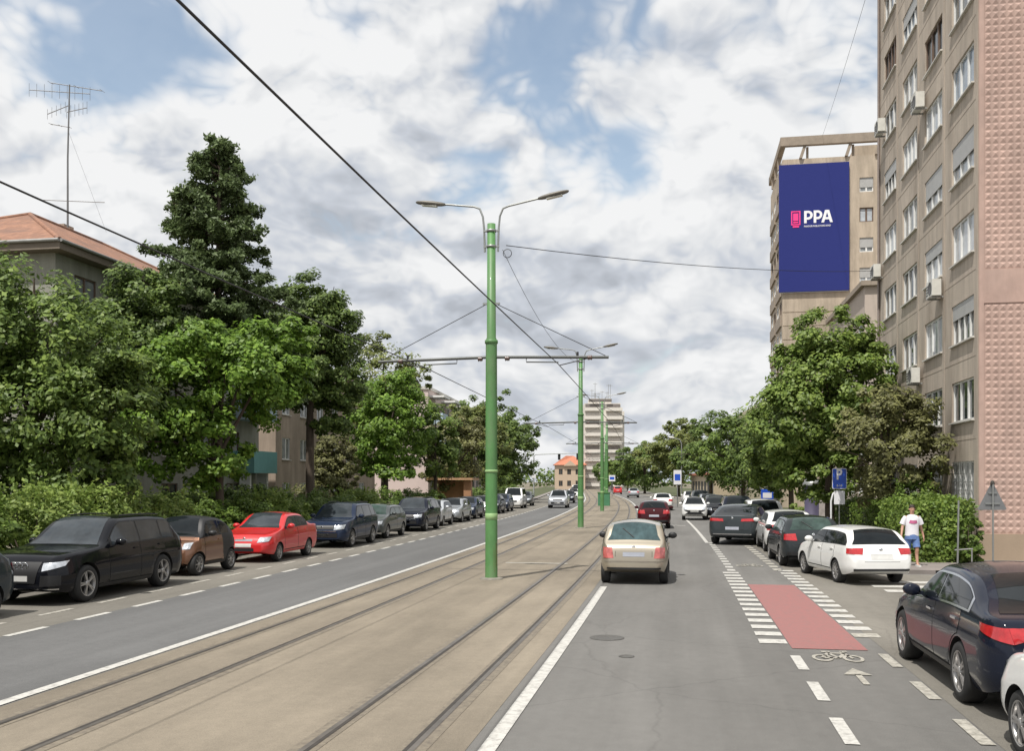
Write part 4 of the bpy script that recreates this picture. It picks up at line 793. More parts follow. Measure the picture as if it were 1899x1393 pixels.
def shell_mesh(S, paintslots=None):
    v, f = S.body(); me = bpy.data.meshes.new('body'); me.from_pydata(v, [], f); me.materials.append(P_BLK); me.materials.append(CUT); me.materials.append(TRIM); bm = bmesh.new(); bm.from_mesh(me); bmesh.ops.recalc_face_normals(bm, faces=bm.faces); bm.to_mesh(me); bm.free(); me.polygons.foreach_set('use_smooth', [True]*len(me.polygons))
    o = link('body', me); c = MB(); R_ = S.wr*1.13
    for xw in (S.fo, S.fo+S.wb):
        for sg in (1, -1): c.lathe((S.L/2-xw, sg*(S.W/2-.27), S.wr*1.02), (0, sg, 0), [(0.0001, 0), (R_, 0), (R_, .6), (.0001, .6)], 32, 1, False)
    cm = bpy.data.meshes.new('cutter'); cm.from_pydata(c.v, [], c.f); bm = bmesh.new(); bm.from_mesh(cm); bmesh.ops.remove_doubles(bm, verts=bm.verts, dist=.001); bmesh.ops.recalc_face_normals(bm, faces=bm.faces); bm.to_mesh(cm); bm.free()
    cm.materials.append(CUT); co = link('cutter', cm); md = o.modifiers.new('b', 'BOOLEAN'); md.operation = 'DIFFERENCE'; md.object = co; md.solver = 'EXACT'; md.material_mode = 'TRANSFER'
    dg = bpy.context.evaluated_depsgraph_get(); r = bpy.data.meshes.new_from_object(o.evaluated_get(dg)); r.name = 'body'
    bpy.data.objects.remove(o); bpy.data.objects.remove(co)
    r.set_sharp_from_angle(angle=R(38)); return r
PROTO = {}
def car_proto(key):
    """list of (name, mesh, parent index, location, paint slot?)"""
    if key in PROTO: return PROTO[key]
    D = STYLES[key]; S = D['S']; out = []; L, Wd = S.L, S.W
    def put(name, me, par=-1, loc=None, pt=False, glass=False): out.append((name, me, par, loc, pt, glass)); return len(out)-1
    b = put('body', shell_mesh(S), pt=True)
    if 'two' in D:
        me = out[0][1]; xq, zq = D['two']
        for p in me.polygons:
            c = p.center; x = L/2-c.x
            if p.material_index == 0 and (x > xq-.15*math.sin(max(0, c.z-.3)*2.2) or c.z > float(S.B(x))+.0 and x > D['cowl']-.1): p.material_index = 2
    roof = lambda k: (lambda x: np.maximum(S.T(x)-k, S.B(x)+.035)); belt = lambda k: (lambda x: S.B(x)+k)
    cw, rf, rr_, rg = D['cowl'], D['rf'], D['rr'], D['rg']
    g = MB().grid(S.top(cw+.02, rf-.02, .93, .90, o=.004)); put('windscreen', g.mesh('windscreen', CGL), glass=True)
    g = MB().grid(S.top(rr_+.03, rg-.02, D.get('rw', .86), D.get('rw', .86)+.05, o=.006)); rwi = put('rear_window', g.mesh('rear_window', CGL), glass=True)
    for nm, G1, G2 in (('bonnet', S.top(.34, cw-.07, .83, .87, o=.0015), S.top(.352, cw-.08, .82, .86, o=.004)), ('tailgate', S.wrap('r', qrect(-.445, .445, .60, D['S'].T(rg+.02)-.03), o=.0015), S.wrap('r', qrect(-.435, .435, .61, D['S'].T(rg+.02)-.04), o=.004))):
        put(nm, MB().grid(G1, 1).grid(G2, 0).mesh(nm, [P_BLK, SEAM]), pt=True)
    for sg in (1, -1):
        dx = D['doors']
        t = MB().grid(S.side(D['ga']-.05, D['gb']+.06, belt(.012), roof(.075), sg, 24, 5, .0035)); put('window_trim', t.mesh('window_trim', CHROME if D.get('chrome') else TRIM))
        W_ = [D['ga']]+D['gp']+[D['gb']]
        for i in range(len(W_)-1):
            g = MB().grid(S.side(W_[i]+.025, W_[i+1]-.025, belt(.035), roof(.098), sg, 12, 6, .007)); put('side_window', g.mesh('side_window', CGL), glass=True)
        for i in range(len(dx)-1):
            a, c = dx[i], dx[i+1]; ar = S.fo+S.wb-S.wr*1.22; d = MB(); zt = lambda x: S.B(x)-.012; zl = S.zs+.09
            cc = min(c, ar) if c > ar else c
            zlo = lambda x, a=a, c=c: np.where(np.asarray(x) > ar, S.wr*1.02+np.sqrt(np.clip((S.wr*1.2)**2-(S.fo+S.wb-np.asarray(x))**2, 0, 9)), zl)
            d.grid(S.side(a, c, zlo, zt, sg, 16, 8, .0015), 1); zl += .012; d.grid(S.side(a+.012, c-.012, lambda x: zlo(x)+.012, lambda x: S.B(x)-.0, sg, 16, 8, .004), 0); k = put('door', d.mesh('door', [P_BLK, SEAM]), pt=True)
            hx = c-.17; hz_ = float(S.B(hx))-.10; h = MB(); y = float(S.Y(hx, hz_)); h.obox((L/2-hx, sg*y, hz_), (1, 0, 0), (0, sg, 0), (0, 0, 1), -.10, .10, .004, .035, -.014, .014); put('handle', h.mesh('handle', CHROME if D.get('chrome') else P_BLK), k, pt=not D.get('chrome'))
        mx = D['ga']+.17; mz = float(S.B(mx))+.10; my = float(S.Y(mx, mz-.07)); m_ = MB()
        e = [( -.09, .06, .05), (-.07, .085, .075), (.0, .10, .085), (.06, .09, .07), (.10, .05, .04)]
        pr = []; nn = 12
        for (dx_, ry, rz) in e: pr += [(L/2-mx+dx_, sg*(my+.13+ry*1.15*math.cos(6.283*k/nn)), mz+rz*math.sin(6.283*k/nn)) for k in range(nn)]
        m_.add(pr, [(i*nn+k, i*nn+(k+1) % nn, (i+1)*nn+(k+1) % nn, (i+1)*nn+k) for i in range(4) for k in range(nn)]+[tuple(range(nn))[::-1], tuple(range(4*nn, 5*nn))], 0, True); m_.obox((L/2-mx, sg*my, mz-.05), (1, 0, 0), (0, sg, 0), (0, 0, 1), -.03, .03, -.04, .08, -.02, .03, 0)
        put('mirror', m_.mesh('mirror', P_BLK if not D.get('bmir') else TRIM), pt=not D.get('bmir'))
        for nm, end, Q, M_ in (('headlight', 'f', D['hl'], HEADL), ('taillight', 'r', D['tl'], D.get('tm', TAILL))):
            g = MB()
            for q in (Q if isinstance(Q[0][0], tuple) else [Q]): g.grid(S.wrap(end, [(sg*a, z) for a, z in q], o=.010))
            put(nm, g.mesh(nm, M_))
        sill = MB().grid(S.side(S.fo+S.wr*1.2, S.fo+S.wb-S.wr*1.2, S.zs+.012, S.zs+.085, sg, 12, 3, .006)); put('sill', sill.mesh('sill', TRIM if D.get('dsill', 1) else P_BLK), pt=not D.get('dsill', 1))
    for (nm, end, q, M_) in D['bits']: put(nm, MB().grid(S.wrap(end, q, 18, 5, .012)).mesh(nm, M_), pt=False)
    if 'rings' in D:
        s0, z0 = D['rings']; g = MB()
        for i in range(4):
            P, l = S.outline('f', z0); c = Vector((L/2-P[0][0]+.03, (i-1.5)*.115, z0)); g.lathe(c, (1, 0, 0), [(.062, -.006), (.082, -.006), (.082, .006), (.062, .006), (.062, -.006)], 20)
        put('emblem', g.mesh('emblem', CHROME))
    if 'badge' in D:
        end, z0 = D['badge']; P, l = S.outline(end, z0); sg = 1 if end == 'f' else -1; g = MB(); g.lathe((L/2-P[0][0]+sg*.004, 0, z0), (sg, 0, 0), [(.001, .014), (.04, .014), (.05, .006), (.05, 0)], 18); put('emblem', g.mesh('emblem', CHROME))
    if D.get('wiper'):
        xa = rg-.05; p0 = Vector((L/2-xa, 0, float(S.Ztop(xa, 0))+.02)); xb = (rr_+rg)/2; p1 = Vector((L/2-xb, .28, float(S.Ztop(xb, .28))+.02)); g = MB(); g.tube([p0, p1], .012, 5); put('wiper', g.mesh('wiper', TRIM))
    if D.get('rails'):
        for sg in (1, -1):
            g = MB(); xs = np.linspace(rf+.2, rr_-.1, 10); g.tube([(L/2-x, sg*(float(S.Y(x, S.T(x)))-.0), float(S.T(x))+.045) for x in xs], .018, 6); put('roof_rail', g.mesh('roof_rail', CHROME if D.get('chrome') else TRIM))
    tm, rm = wheel_meshes(S.wr, .215 if S.W < 1.8 else .25, D.get('drim', False), D.get('spokes', 5))
    for xw in (S.fo, S.fo+S.wb):
        for sg in (1, -1): k = put('wheel', tm, -1, (L/2-xw, sg*(S.W/2-.125), S.wr, 0 if sg > 0 else math.pi)); put('rim', rm, k)
    PROTO[key] = out; return out
def car(key, label, x, y, heading, pnt, cat='car', name='parked_car', group=None, glass=None, z=0.004, sc=1.0):
    t = thing(name, label, cat, (x, y, z), R(heading), group); objs = []
    for nm, me, par, loc, pt, gl in car_proto(key):
        o = link(nm, me, objs[par] if par >= 0 else t); objs.append(o)
        if loc: o.location = loc[:3]; o.rotation_euler = (0, 0, loc[3])
        if pt: o.material_slots[0].link = 'OBJECT'; o.material_slots[0].material = pnt
        if gl and glass: o.material_slots[0].link = 'OBJECT'; o.material_slots[0].material = glass
    t.scale = (sc, sc, sc); return t
def qrect(s0, s1, z0, z1): return [(s0, z0), (s1, z0), (s1, z1), (s0, z1)]
def tprof(L, H, cowl, zc, rf, rr_, rg, zt, zn=.68, zh=.85, tail=None):
    T = [(0, zn-.14), (.05, zn), (.22, zh), (.5, zh+.05), (cowl-.12, zc-.02), (cowl+.04, zc+.03), (rf, H-.055), ((rf+rr_)/2, H-.045), (rr_, H-.085), (rg, zt)]
    return T+(tail or [(L-.10, zt-.10), (L-.03, zt-.28), (L, .66)])
def style(L, Wd, H, wb, fo, wr, cowl, zc, rf, rr_, rg, zt, zn, zh, belt0, belt1, tail=None, **k):
    T = tprof(L, H, cowl, zc, rf, rr_, rg, zt, zn, zh, tail); S = Shape(L, Wd, H, T, [(0, zn-.05), (cowl, belt0), (rr_, belt1), (L, belt1-.01)], wb, fo, wr, tail=k.pop('tailp', (.72, .45)), **{q: k.pop(q) for q in ('nose', 'tail_', 'tum', 'zs', 'crown') if q in k and q != 'tail_'})
    d = dict(S=S, cowl=cowl, rf=rf, rr=rr_, rg=rg); d.update(k); return d
PL = lambda z, w=.26, h=.055: [(-w, z-h), (w, z-h), (w, z+h), (-w, z+h)]
STYLES = {
 'big_suv': style(5.05, 1.97, 1.735, 2.995, .92, .385, 1.50, 1.12, 2.42, 4.30, 4.80, 1.17, .80, .98, 1.06, 1.13, nose=(.66, .8), ga=1.86, gb=4.42, gp=[2.98, 3.92], doors=[1.72, 2.95, 4.0], rails=True, spokes=5, tum=.34,
     hl=[(.56, .70), (1.02, .80), (1.08, .90), (.56, .86)], tl=[(.45, .95), (.95, .95), (.95, 1.08), (.45, 1.08)], rings=(0, .80), chrome=False,
     bits=[('grille', 'f', [(-.42, .46), (.42, .46), (.52, .88), (-.52, .88)], TRIM), ('air_intake', 'f', [(.52, .40), (.95, .42), (.95, .62), (.55, .62)], TRIM), ('air_intake', 'f', [(-.95, .42), (-.52, .40), (-.55, .62), (-.95, .62)], TRIM), ('chrome_strip', 'f', [(-.9, .335), (.9, .335), (.9, .36), (-.9, .36)], CHROME), ('number_plate', 'f', [(-.26, .50), (.26, .50), (.26, .61), (-.26, .61)], PLATE), ('number_plate', 'r', PL(.82), PLATE)]),
 'city_car': style(2.70, 1.66, 1.555, 1.873, .42, .30, .60, 1.02, 1.18, 1.90, 2.56, 1.06, .72, .88, .98, 1.02, tail=[(2.64, .88), (2.70, .6)], nose=(.66, .62), ga=.80, gb=2.2, gp=[1.70], doors=[.72, 1.76], two=(1.84, 1.0), tum=.36, spokes=8, drim=False, bmir=True,
     hl=[(.50, .70), (.72, .72), (.74, .88), (.52, .86)], tl=[(.55, .7), (.8, .7), (.8, .9), (.55, .9)], bits=[('grille', 'f', qrect(-.35, .35, .42, .58), TRIM), ('number_plate', 'f', PL(.5), PLATE), ('number_plate', 'r', PL(.55), PLATE)]),
 'saloon': style(4.31, 1.71, 1.50, 2.48, .82, .29, 1.12, 1.00, 1.98, 2.98, 3.55, 1.08, .68, .84, .95, 1.02, tail=[(3.75, 1.055), (4.18, 1.035), (4.27, .90), (4.31, .6)], nose=(.64, .62), ga=1.38, gb=3.20, gp=[2.36], doors=[1.22, 2.33, 3.22], spokes=9, tum=.38, dsill=0,
     hl=[(.44, .62), (.82, .66), (.90, .80), (.50, .78)], tl=[(.5, .78), (.85, .78), (.85, .96), (.5, .96)], badge=('f', .74), bits=[('grille', 'f', qrect(-.34, .34, .36, .46), TRIM), ('upper_grille', 'f', qrect(-.28, .28, .66, .72), CHROME), ('number_plate', 'f', PL(.54), PLATE), ('number_plate', 'r', PL(.74), PLATE)]),
 'suv': style(4.50, 1.83, 1.68, 2.62, .88, .345, 1.30, 1.08, 2.12, 3.85, 4.28, 1.14, .78, .95, 1.03, 1.10, nose=(.66, .65), ga=1.58, gb=3.98, gp=[2.52, 3.45], doors=[1.42, 2.5, 3.5], rails=True, spokes=5, tum=.34,
     hl=[(.46, .68), (.88, .72), (.94, .88), (.48, .84)], tl=[(.5, .92), (.9, .92), (.9, 1.08), (.5, 1.08)], badge=('f', .78), bits=[('grille', 'f', qrect(-.45, .45, .70, .84), TRIM), ('air_intake', 'f', qrect(-.6, .6, .40, .56), TRIM), ('chrome_strip', 'f', qrect(-.55, .55, .62, .65), CHROME), ('number_plate', 'f', PL(.50), PLATE), ('number_plate', 'r', PL(.8), PLATE)]),
 'hatch': style(4.20, 1.76, 1.48, 2.56, .84, .305, 1.14, 1.00, 1.98, 3.48, 3.98, 1.06, .68, .84, .95, 1.00, nose=(.64, .62), ga=1.40, gb=3.66, gp=[2.34, 3.16], doors=[1.24, 2.31, 3.24], spokes=5, wiper=True, rw=.84,
     hl=[(.44, .60), (.82, .64), (.88, .78), (.48, .76)], tl=[(.46, .78), (.86, .80), (.86, .96), (.50, .98)], badge=('r', .95), bits=[('grille', 'f', qrect(-.4, .4, .62, .70), TRIM), ('air_intake', 'f', qrect(-.5, .5, .34, .48), TRIM), ('number_plate', 'f', PL(.53), PLATE), ('rear_skirt', 'r', qrect(-.75, .75, .36, .46), TRIM), ('number_plate', 'r', PL(.68), PLATED)]),
 'micra': style(3.72, 1.66, 1.505, 2.43, .70, .29, .98, 1.02, 1.78, 3.08, 3.50, 1.04, .72, .88, .97, 1.00, tail=[(3.58, .97), (3.68, .86), (3.72, .55)], tailp=(.64, .62), nose=(.58, .7), ga=1.24, gb=3.24, gp=[2.12, 2.95], doors=[1.08, 2.10, 2.92], spokes=8, bmir=True, wiper=True, rw=.90, crown=.075, tum=.30,
     hl=[(.42, .70), (.7, .72), (.74, .92), (.46, .94)], tl=[(.48, .64), (.80, .64), (.80, .90), (.52, .90)], tm=TAILP, badge=('r', .90), bits=[('grille', 'f', qrect(-.36, .36, .40, .56), TRIM), ('number_plate', 'f', PL(.5), PLATE), ('bumper_strip', 'r', [(-.74, .545), (.74, .545), (.74, .575), (-.74, .575)], mat('bumper_groove', (.20, .175, .14), .5)), ('rear_skirt', 'r', qrect(-.66, .66, .375, .42), TRIM), ('number_plate', 'r', PL(.735, .26, .055), PLATED)]),
 'fastback': style(4.83, 1.87, 1.50, 2.737, .96, .345, 1.42, .98, 2.30, 3.45, 4.46, 1.09, .66, .83, .94, 1.03, tail=[(4.64, 1.075), (4.74, 1.03), (4.80, .88), (4.83, .6)], nose=(.62, .75), tum=.42, ga=1.66, gb=3.86, gp=[2.62], doors=[1.52, 2.60, 3.66], spokes=5, rw=.84, chrome=True,
     hl=[(.46, .60), (.9, .64), (.98, .78), (.5, .74)], tl=[[(.38, .93), (.70, .83), (.74, .99), (.40, 1.0)], [(.70, .83), (1.16, .92), (1.20, 1.0), (.74, .99)]], bits=[('grille', 'f', qrect(-.4, .4, .50, .68), TRIM), ('boot_strip', 'r', [(-.40, .945), (.40, .945), (.40, .985), (-.40, .985)], CHROME), ('number_plate', 'f', PL(.45), PLATE), ('number_plate', 'r', PL(.80), PLATED), ('rear_skirt', 'r', qrect(-.7, .7, .37, .45), TRIM)]),
 'estate': style(4.23, 1.70, 1.445, 2.47, .80, .305, 1.12, .97, 1.95, 3.55, 4.04, 1.00, .66, .82, .92, .98, nose=(.64, .62), ga=1.36, gb=3.82, gp=[2.30, 3.12], doors=[1.20, 2.28, 3.18], spokes=10, rw=.90, dsill=0, bmir=False, tum=.40,
     hl=[(.44, .58), (.82, .62), (.9, .76), (.48, .74)], tl=[(.48, .78), (.92, .80), (.90, .93), (.44, .94)], badge=('r', .90), bits=[('grille', 'f', qrect(-.4, .4, .5, .64), TRIM), ('rear_skirt', 'r', qrect(-.72, .72, .37, .43), TRIM), ('number_plate', 'f', PL(.45), PLATE), ('number_plate', 'r', PL(.73, .28, .065), PLATE)]),
 'coupe_suv': style(4.70, 1.92, 1.58, 2.87, .84, .36, 1.36, 1.05, 2.20, 3.30, 4.45, 1.16, .76, .92, 1.0, 1.10, tail=[(4.60, 1.13), (4.67, .95), (4.70, .62)], nose=(.64, .7), ga=1.64, gb=3.9, gp=[2.6, 3.5], doors=[1.48, 2.58, 3.56], spokes=5, rw=.84, tum=.40,
     hl=[(.46, .68), (.88, .72), (.92, .84), (.5, .82)], tl=[(.34, .93), (.98, .95), (.96, 1.05), (.36, 1.04)], badge=('r', 1.06), bits=[('grille', 'f', qrect(-.45, .45, .52, .76), TRIM), ('chrome_strip', 'r', qrect(-.75, .75, .42, .45), CHROME), ('number_plate', 'f', PL(.45), PLATE), ('number_plate', 'r', PL(.66), PLATED), ('rear_skirt', 'r', qrect(-.78, .78, .37, .42), TRIM)]),
 'mini_hatch': style(3.46, 1.62, 1.46, 2.34, .66, .28, .82, .98, 1.58, 2.98, 3.34, .98, .74, .88, .94, .98, tail=[(3.42, .8), (3.46, .6)], nose=(.62, .5), ga=1.04, gb=3.06, gp=[1.9, 2.7], doors=[.92, 1.88, 2.7], spokes=8,
     hl=[(.46, .66), (.74, .70), (.78, .88), (.52, .84)], tl=[(.5, .7), (.75, .7), (.75, .95), (.5, .95)], bits=[('grille', 'f', [(-.66, .36), (.66, .36), (.40, .52), (-.40, .52)], TRIM), ('cross_trim', 'f', [(-.42, .52), (.42, .52), (.74, .66), (-.74, .66)], TRIM), ('number_plate', 'f', PL(.58), PLATE), ('number_plate', 'r', PL(.7), PLATE)]),
 'van': style(4.75, 1.86, 1.92, 2.9, .9, .33, .90, 1.16, 1.62, 4.45, 4.66, 1.15, .80, .98, 1.08, 1.12, tail=[(4.72, .95), (4.75, .6)], nose=(.68, .5), ga=1.1, gb=4.2, gp=[1.95, 3.1], doors=[.98, 1.95, 3.1], spokes=8, tum=.2,
     hl=[(.5, .74), (.82, .78), (.86, .98), (.54, .96)], tl=[(.6, .8), (.85, .8), (.85, 1.2), (.6, 1.2)], bits=[('grille', 'f', qrect(-.42, .42, .60, .74), TRIM), ('number_plate', 'f', PL(.48), PLATE), ('number_plate', 'r', PL(.7), PLATE)]),
}
GL_ = 'cars parked along the left kerb'; GR_ = 'cars parked along the right kerb'
def left_car(key, label, yfront_wheel, pnt, xside=-12.12, dh=0.0, **k):
    S = STYLES[key]['S']; cy = yfront_wheel-S.fo+S.L/2; car(key, label, xside-S.W/2+off(cy), cy, -90-math.degrees(-bend(cy))+dh, pnt, group=GL_, **k)
S_ = STYLES
car('hatch', 'dark car cut off by the left picture edge, only its tail showing', -13.2, 14.4, -90, P_SLATE, group=GL_)
left_car('big_suv', 'large black car with four-ring emblem parked first on the left', 18.25, P_BLK, -12.08, glass=CGQ)
left_car('city_car', 'tiny two-door car in copper brown and black', 23.85, P_BRN, -12.50)
left_car('saloon', 'bright red saloon car parked behind the copper brown car', 28.5, P_RED, -12.22, glass=CGQ)
left_car('suv', 'dark blue off-road style car parked behind the red saloon', 35.2, P_DBL, -12.1, glass=CGQ)
left_car('hatch', 'dark grey hatchback parked behind the dark blue off-roader', 40.9, P_GRY, -12.35, glass=CGT2)
left_car('suv', 'tall black car parked between the grey hatchback and the silver cars', 47.0, P_NAVY, -12.1, glass=CGQ)
left_car('mini_hatch', 'small pale silver car right behind the tall black car on the left', 52.6, P_LSL, -12.45)
left_car('hatch', 'silver hatchback, second silver car behind the tall black car', 57.6, P_SIL, -12.35)
left_car('hatch', 'dark blue-grey hatchback parked left of the nearest pole', 62.9, P_DBL, -12.4)
left_car('mini_hatch', 'white small car partly hidden by the nearest pole', 68.4, P_WHT, -12.4)
left_car('saloon', 'black saloon just right of the nearest pole in the left row', 73.2, P_NAVY, -12.3)
left_car('hatch', 'dark blue hatchback parked in front of the white van', 78.6, P_DBL, -12.3)
left_car('van', 'white van at the far end of the left parked row', 88.2, P_WHT, -12.2)
left_car('hatch', 'dark car parked beyond the white van', 97, P_GRY, -12.2)
def lane_car(key, label, x, y, h, pnt, nm='moving_car', **k): car(key, label, x, y, h-math.degrees(-bend(y)) if k.pop('b', 1) else h, pnt, name=nm, **k)
lane_car('suv', 'silver oncoming car driving in the left carriageway', -9.15+off(91), 91.5, -90, P_LSL)
lane_car('hatch', 'dark oncoming car behind the silver oncoming car', -9.3+off(112), 112, -90, P_NAVY)
lane_car('hatch', 'small white oncoming car far off in the left carriageway', -9.2+off(136), 136, -90, P_WHT)
car('micra', 'champagne beige small hatchback driving ahead, seen from behind', -1.15, 25.35, 90, P_BEI, name='moving_car', glass=CGT)
lane_car('hatch', 'dark red hatchback driving beyond the beige car', -.85+off(54), 53.6, 90, P_WINE)
lane_car('hatch', 'white car driving ahead of the dark red hatchback', .35+off(86), 86, 90, P_WHT)
lane_car('van', 'white van far ahead close to the tram poles', -8.9+off(168), 168, -90, P_WHT)
lane_car('suv', 'dark car far ahead in the left carriageway', -9.0+off(152), 152, -90, P_GRY)
lane_car('saloon', 'red car far ahead at the vanishing point', -1.0+off(190), 190, 90, P_RED)
lane_car('hatch', 'silver-green car far ahead in the right lane', -.2+off(150), 150, 90, P_SIL)
# right row
S = STYLES['fastback']['S']; car('fastback', 'black fastback car in the right foreground with a red tail light', 3.06+S.W/2, 11.70+(S.L-(S.fo+S.wb))*-1+S.L/2, 90.6, P_NAVY, group=GR_, glass=None)
S = STYLES['hatch']['S']; car('hatch', 'white car of which only a front wheel shows in the bottom right corner', 3.0+S.W/2, 8.9+S.fo-S.L/2+.55, 91, P_WHT, group=GR_)
def rear_car(key, label, xl, yl, h, pnt, **k):      # xl, yl: ground contact of the rear-left wheel
    S = STYLES[key]['S']; a = R(h); fx, fy = math.cos(a), math.sin(a); d = (S.L/2-(S.L-S.fo-S.wb))*k.get('sc', 1); w = (S.W/2-.02)*k.get('sc', 1); car(key, label, xl+fx*d+fy*w, yl+fy*d-fx*w, h, pnt, group=GR_, **k)
rear_car('estate', 'white estate car parked at an angle beside the hedge', 3.72, 24.95, 102, P_WHT, sc=.955)
rear_car('hatch', 'dark grey hatchback parked in front of the white estate', 2.84, 29.7, 92, P_DGR, glass=CGT2)
rear_car('coupe_suv', 'sloping dark grey car sticking out into the cycle lane', 1.22, 39.9, 77, P_SLATE)
rear_car('hatch', 'white hatchback parked between two dark grey cars', 2.86, 35.6, 91, P_WHT)
car('mini_hatch', 'small white car facing the camera with a black lower grille', 1.62+off(63)+.15, 64.8, -90, P_WHT, name='parked_car', group=GR_)
for key, lab, x, y, h, p in [('suv', 'white off-roader roof showing behind the sloping dark grey car', 4.1, 47.2, 90, P_WHT), ('suv', 'black off-roader facing the camera beside the small white car', 3.9, 57.5, -90, P_NAVY), ('hatch', 'black hatchback half hidden right of the small white car', 3.4, 66.5, -90, P_BLK), ('saloon', 'grey saloon further back in the right parked row', 3.9, 74, -90, P_GRY),
                           ('hatch', 'pale silver hatchback far back in the right parked row', 4.0, 82, -90, P_SIL), ('suv', 'grey off-roader at the far end of the right parked row', 4.1, 92, -90, P_GRY), ('hatch', 'white hatchback parked last in the right row', 4.1, 104, -90, P_WHT)]:
    car(key, lab, x+off(y), y, h-math.degrees(-bend(y)), p, group=GR_)
#=====PART4=====
# ------------------------------------------------------------------ tram poles and wires
GRN = mat('pole_green_paint', (.082, .212, .066), .5, .0, var=.2, vs=3.5, coat=.1, col2=(.125, .20, .095), vs2=1.6, stretch=(1, 1, .4)); GRL = mat('pole_green_band', (.25, .40, .17), .6); STEEL = mat('galvanised_steel', (.30, .31, .30), .45, .6, var=.12); WIRE = mat('wire_black', (.02, .02, .022), .6); CERA = mat('insulator_ceramic', (.10, .06, .05), .3); RUST = mat('rust', (.20, .09, .045), .9, var=.3, vs=8)
LAMPB = mat('lamp_housing', (.16, .15, .13), .5, .3)
def tram_pole(label, y, arms=True, lamps=True, left=True, right=True):
    x = -4.73+off(y); t = thing('tram_pole', label, 'tram pole', (x, y, .004), bend(y), 'green tram poles between the tracks')
    b = MB(); b.lathe((0, 0, 0), UP, [(.165, 0), (.158, .03), (.152, 3.0), (.145, 6.05), (.142, 6.1), (.118, 6.16), (.105, 9.06), (.001, 9.07)], 20); sh = b.build('shaft', GRN, t)
    for z, h in ((6.0, .10), (2.72, .07)): c = MB(); c.lathe((0, 0, z), UP, [(.150, 0), (.168, .01), (.168, h-.01), (.150, h)], 20); c.build('collar', GRL if z < 4 else GRN, sh)
    c = MB(); c.lathe((0, 0, 1.52), UP, [(.152, 0), (.160, .005), (.160, .16), (.152, .165)], 20); c.build('collar', GRL, sh)
    if y < 30:
        r = MB(); ph = [R(-62+8*k) for k in range(6)]; G_ = np.array([[((.1565-.002*z)*math.cos(p), (.1565-.002*z)*math.sin(p), z+.1*math.sin(9*p)) for p in ph] for z in (.25, .4, .6, .75, .85)]); r.grid(G_); r.build('rust_patch', RUST, sh)
    ft = MB(); ft.lathe((0, 0, 0), UP, [(.30, 0), (.29, .035), (.20, .05), (.16, .05)], 20); ft.build('footing', mat('footing_concrete', (.20, .185, .155), .9, var=.25, vs=6), t)
    cl = MB()
    for z in (8.85, 8.45): cl.lathe((0, 0, z), UP, [(.108, 0), (.125, .005), (.125, .06), (.108, .065)], 16); cl.box(-.20, .20, -.03, .03, z+.01, z+.05)
    cl.build('clamp', STEEL, t)
    if lamps:
        for s, zt, ze in ((-1, 9.52, 9.70), (1, 9.50, 9.80)):
            a = MB(); a.tube([(s*.17, 0, 8.35), (s*.19, 0, 8.95), (s*.22, 0, 9.25), (s*.30, 0, zt-.06), (s*.45, 0, zt), (s*1.25, 0, (zt+ze)/2+.01)], .026, 8); ar = a.build('lamp_arm', STEEL, t)
            h = MB(); z0 = (zt+ze)/2; rings = [(1.2, .035, .03), (1.3, .07, .05), (1.5, .11, .065), (1.75, .12, .06), (1.93, .08, .04), (1.98, .03, .02)]; vs = []
            for q, ry, rz in rings: vs += [(s*q, ry*math.cos(6.283*k/10), z0+(ze-z0)*(q-1.2)/.75+rz*math.sin(6.283*k/10)) for k in range(10)]
            h.add(vs, [(i*10+k, i*10+(k+1) % 10, (i+1)*10+(k+1) % 10, (i+1)*10+k) for i in range(5) for k in range(10)]+[tuple(range(10))[::-1], tuple(range(50, 60))], 0, True); hh = h.build('lamp_head', LAMPB, ar)
            g = MB(); g.obox((s*1.62, 0, z0+(ze-z0)*.55-.062), (s, 0, (ze-z0)/.75), (0, 1, 0), UP, -.2, .2, -.08, .08, -.012, .0); g.build('lens', mat('lamp_lens', (.6, .6, .55), .2), hh)
    if arms:
        for s in ((-1, 1) if left and right else ((-1,) if left else (1,))):
            a = MB(); a.tube([(s*.12, 0, 5.66), (s*2.98, 0, 5.60)], .038, 8); a.tube([(s*.9, 0, 5.64), (s*.9, 0, 5.52), (s*1.72, 0, 5.50)], .016, 6); ar = a.build('cross_arm', mat('arm_steel', (.09, .095, .09), .5, .4), t)
            st = MB(); st.tube([(s*.12, 0, 7.02), (s*2.9, 0, 5.64)], .010, 5); st.build('stay_wire', WIRE, ar)
            for q in (.35, 2.45):
                i_ = MB(); i_.lathe((s*q, 0, 5.60+.02*(q < 1)), (1, 0, 0), [(.04, 0), (.07, .02), (.04, .04), (.07, .06), (.04, .08), (.07, .10), (.04, .12)], 10); i_.build('insulator', CERA, ar)
            d = MB(); d.tube([(s*2.45, 0, 5.58), (s*1.74, 0, 5.42)], .014, 5); d.tube([(s*2.2, 0, 5.6), (s*2.2, 0, 5.75)], .03, 6); d.build('registration_arm', WIRE, ar)
        br = MB(); br.box(-.22, .22, -.025, .025, 7.0, 7.05); br.build('stay_bracket', STEEL, t)
    return t
tram_pole('nearest green tram pole, thick and tall with twin street lamp heads', 24.27)
tram_pole('second green tram pole behind the nearest one, near the beige car roof', 51.6)
tram_pole('third green tram pole in front of the distant tower', 80)
tram_pole('fourth green tram pole just right of the third', 108, lamps=False); tram_pole('farthest green tram pole at the vanishing point', 137, lamps=False)
def wire(label, pts, r=.010, name='overhead_wire'):
    b = MB(); b.tube(pts, r, 6); return tag(b.build(name, WIRE), label, 'wire')
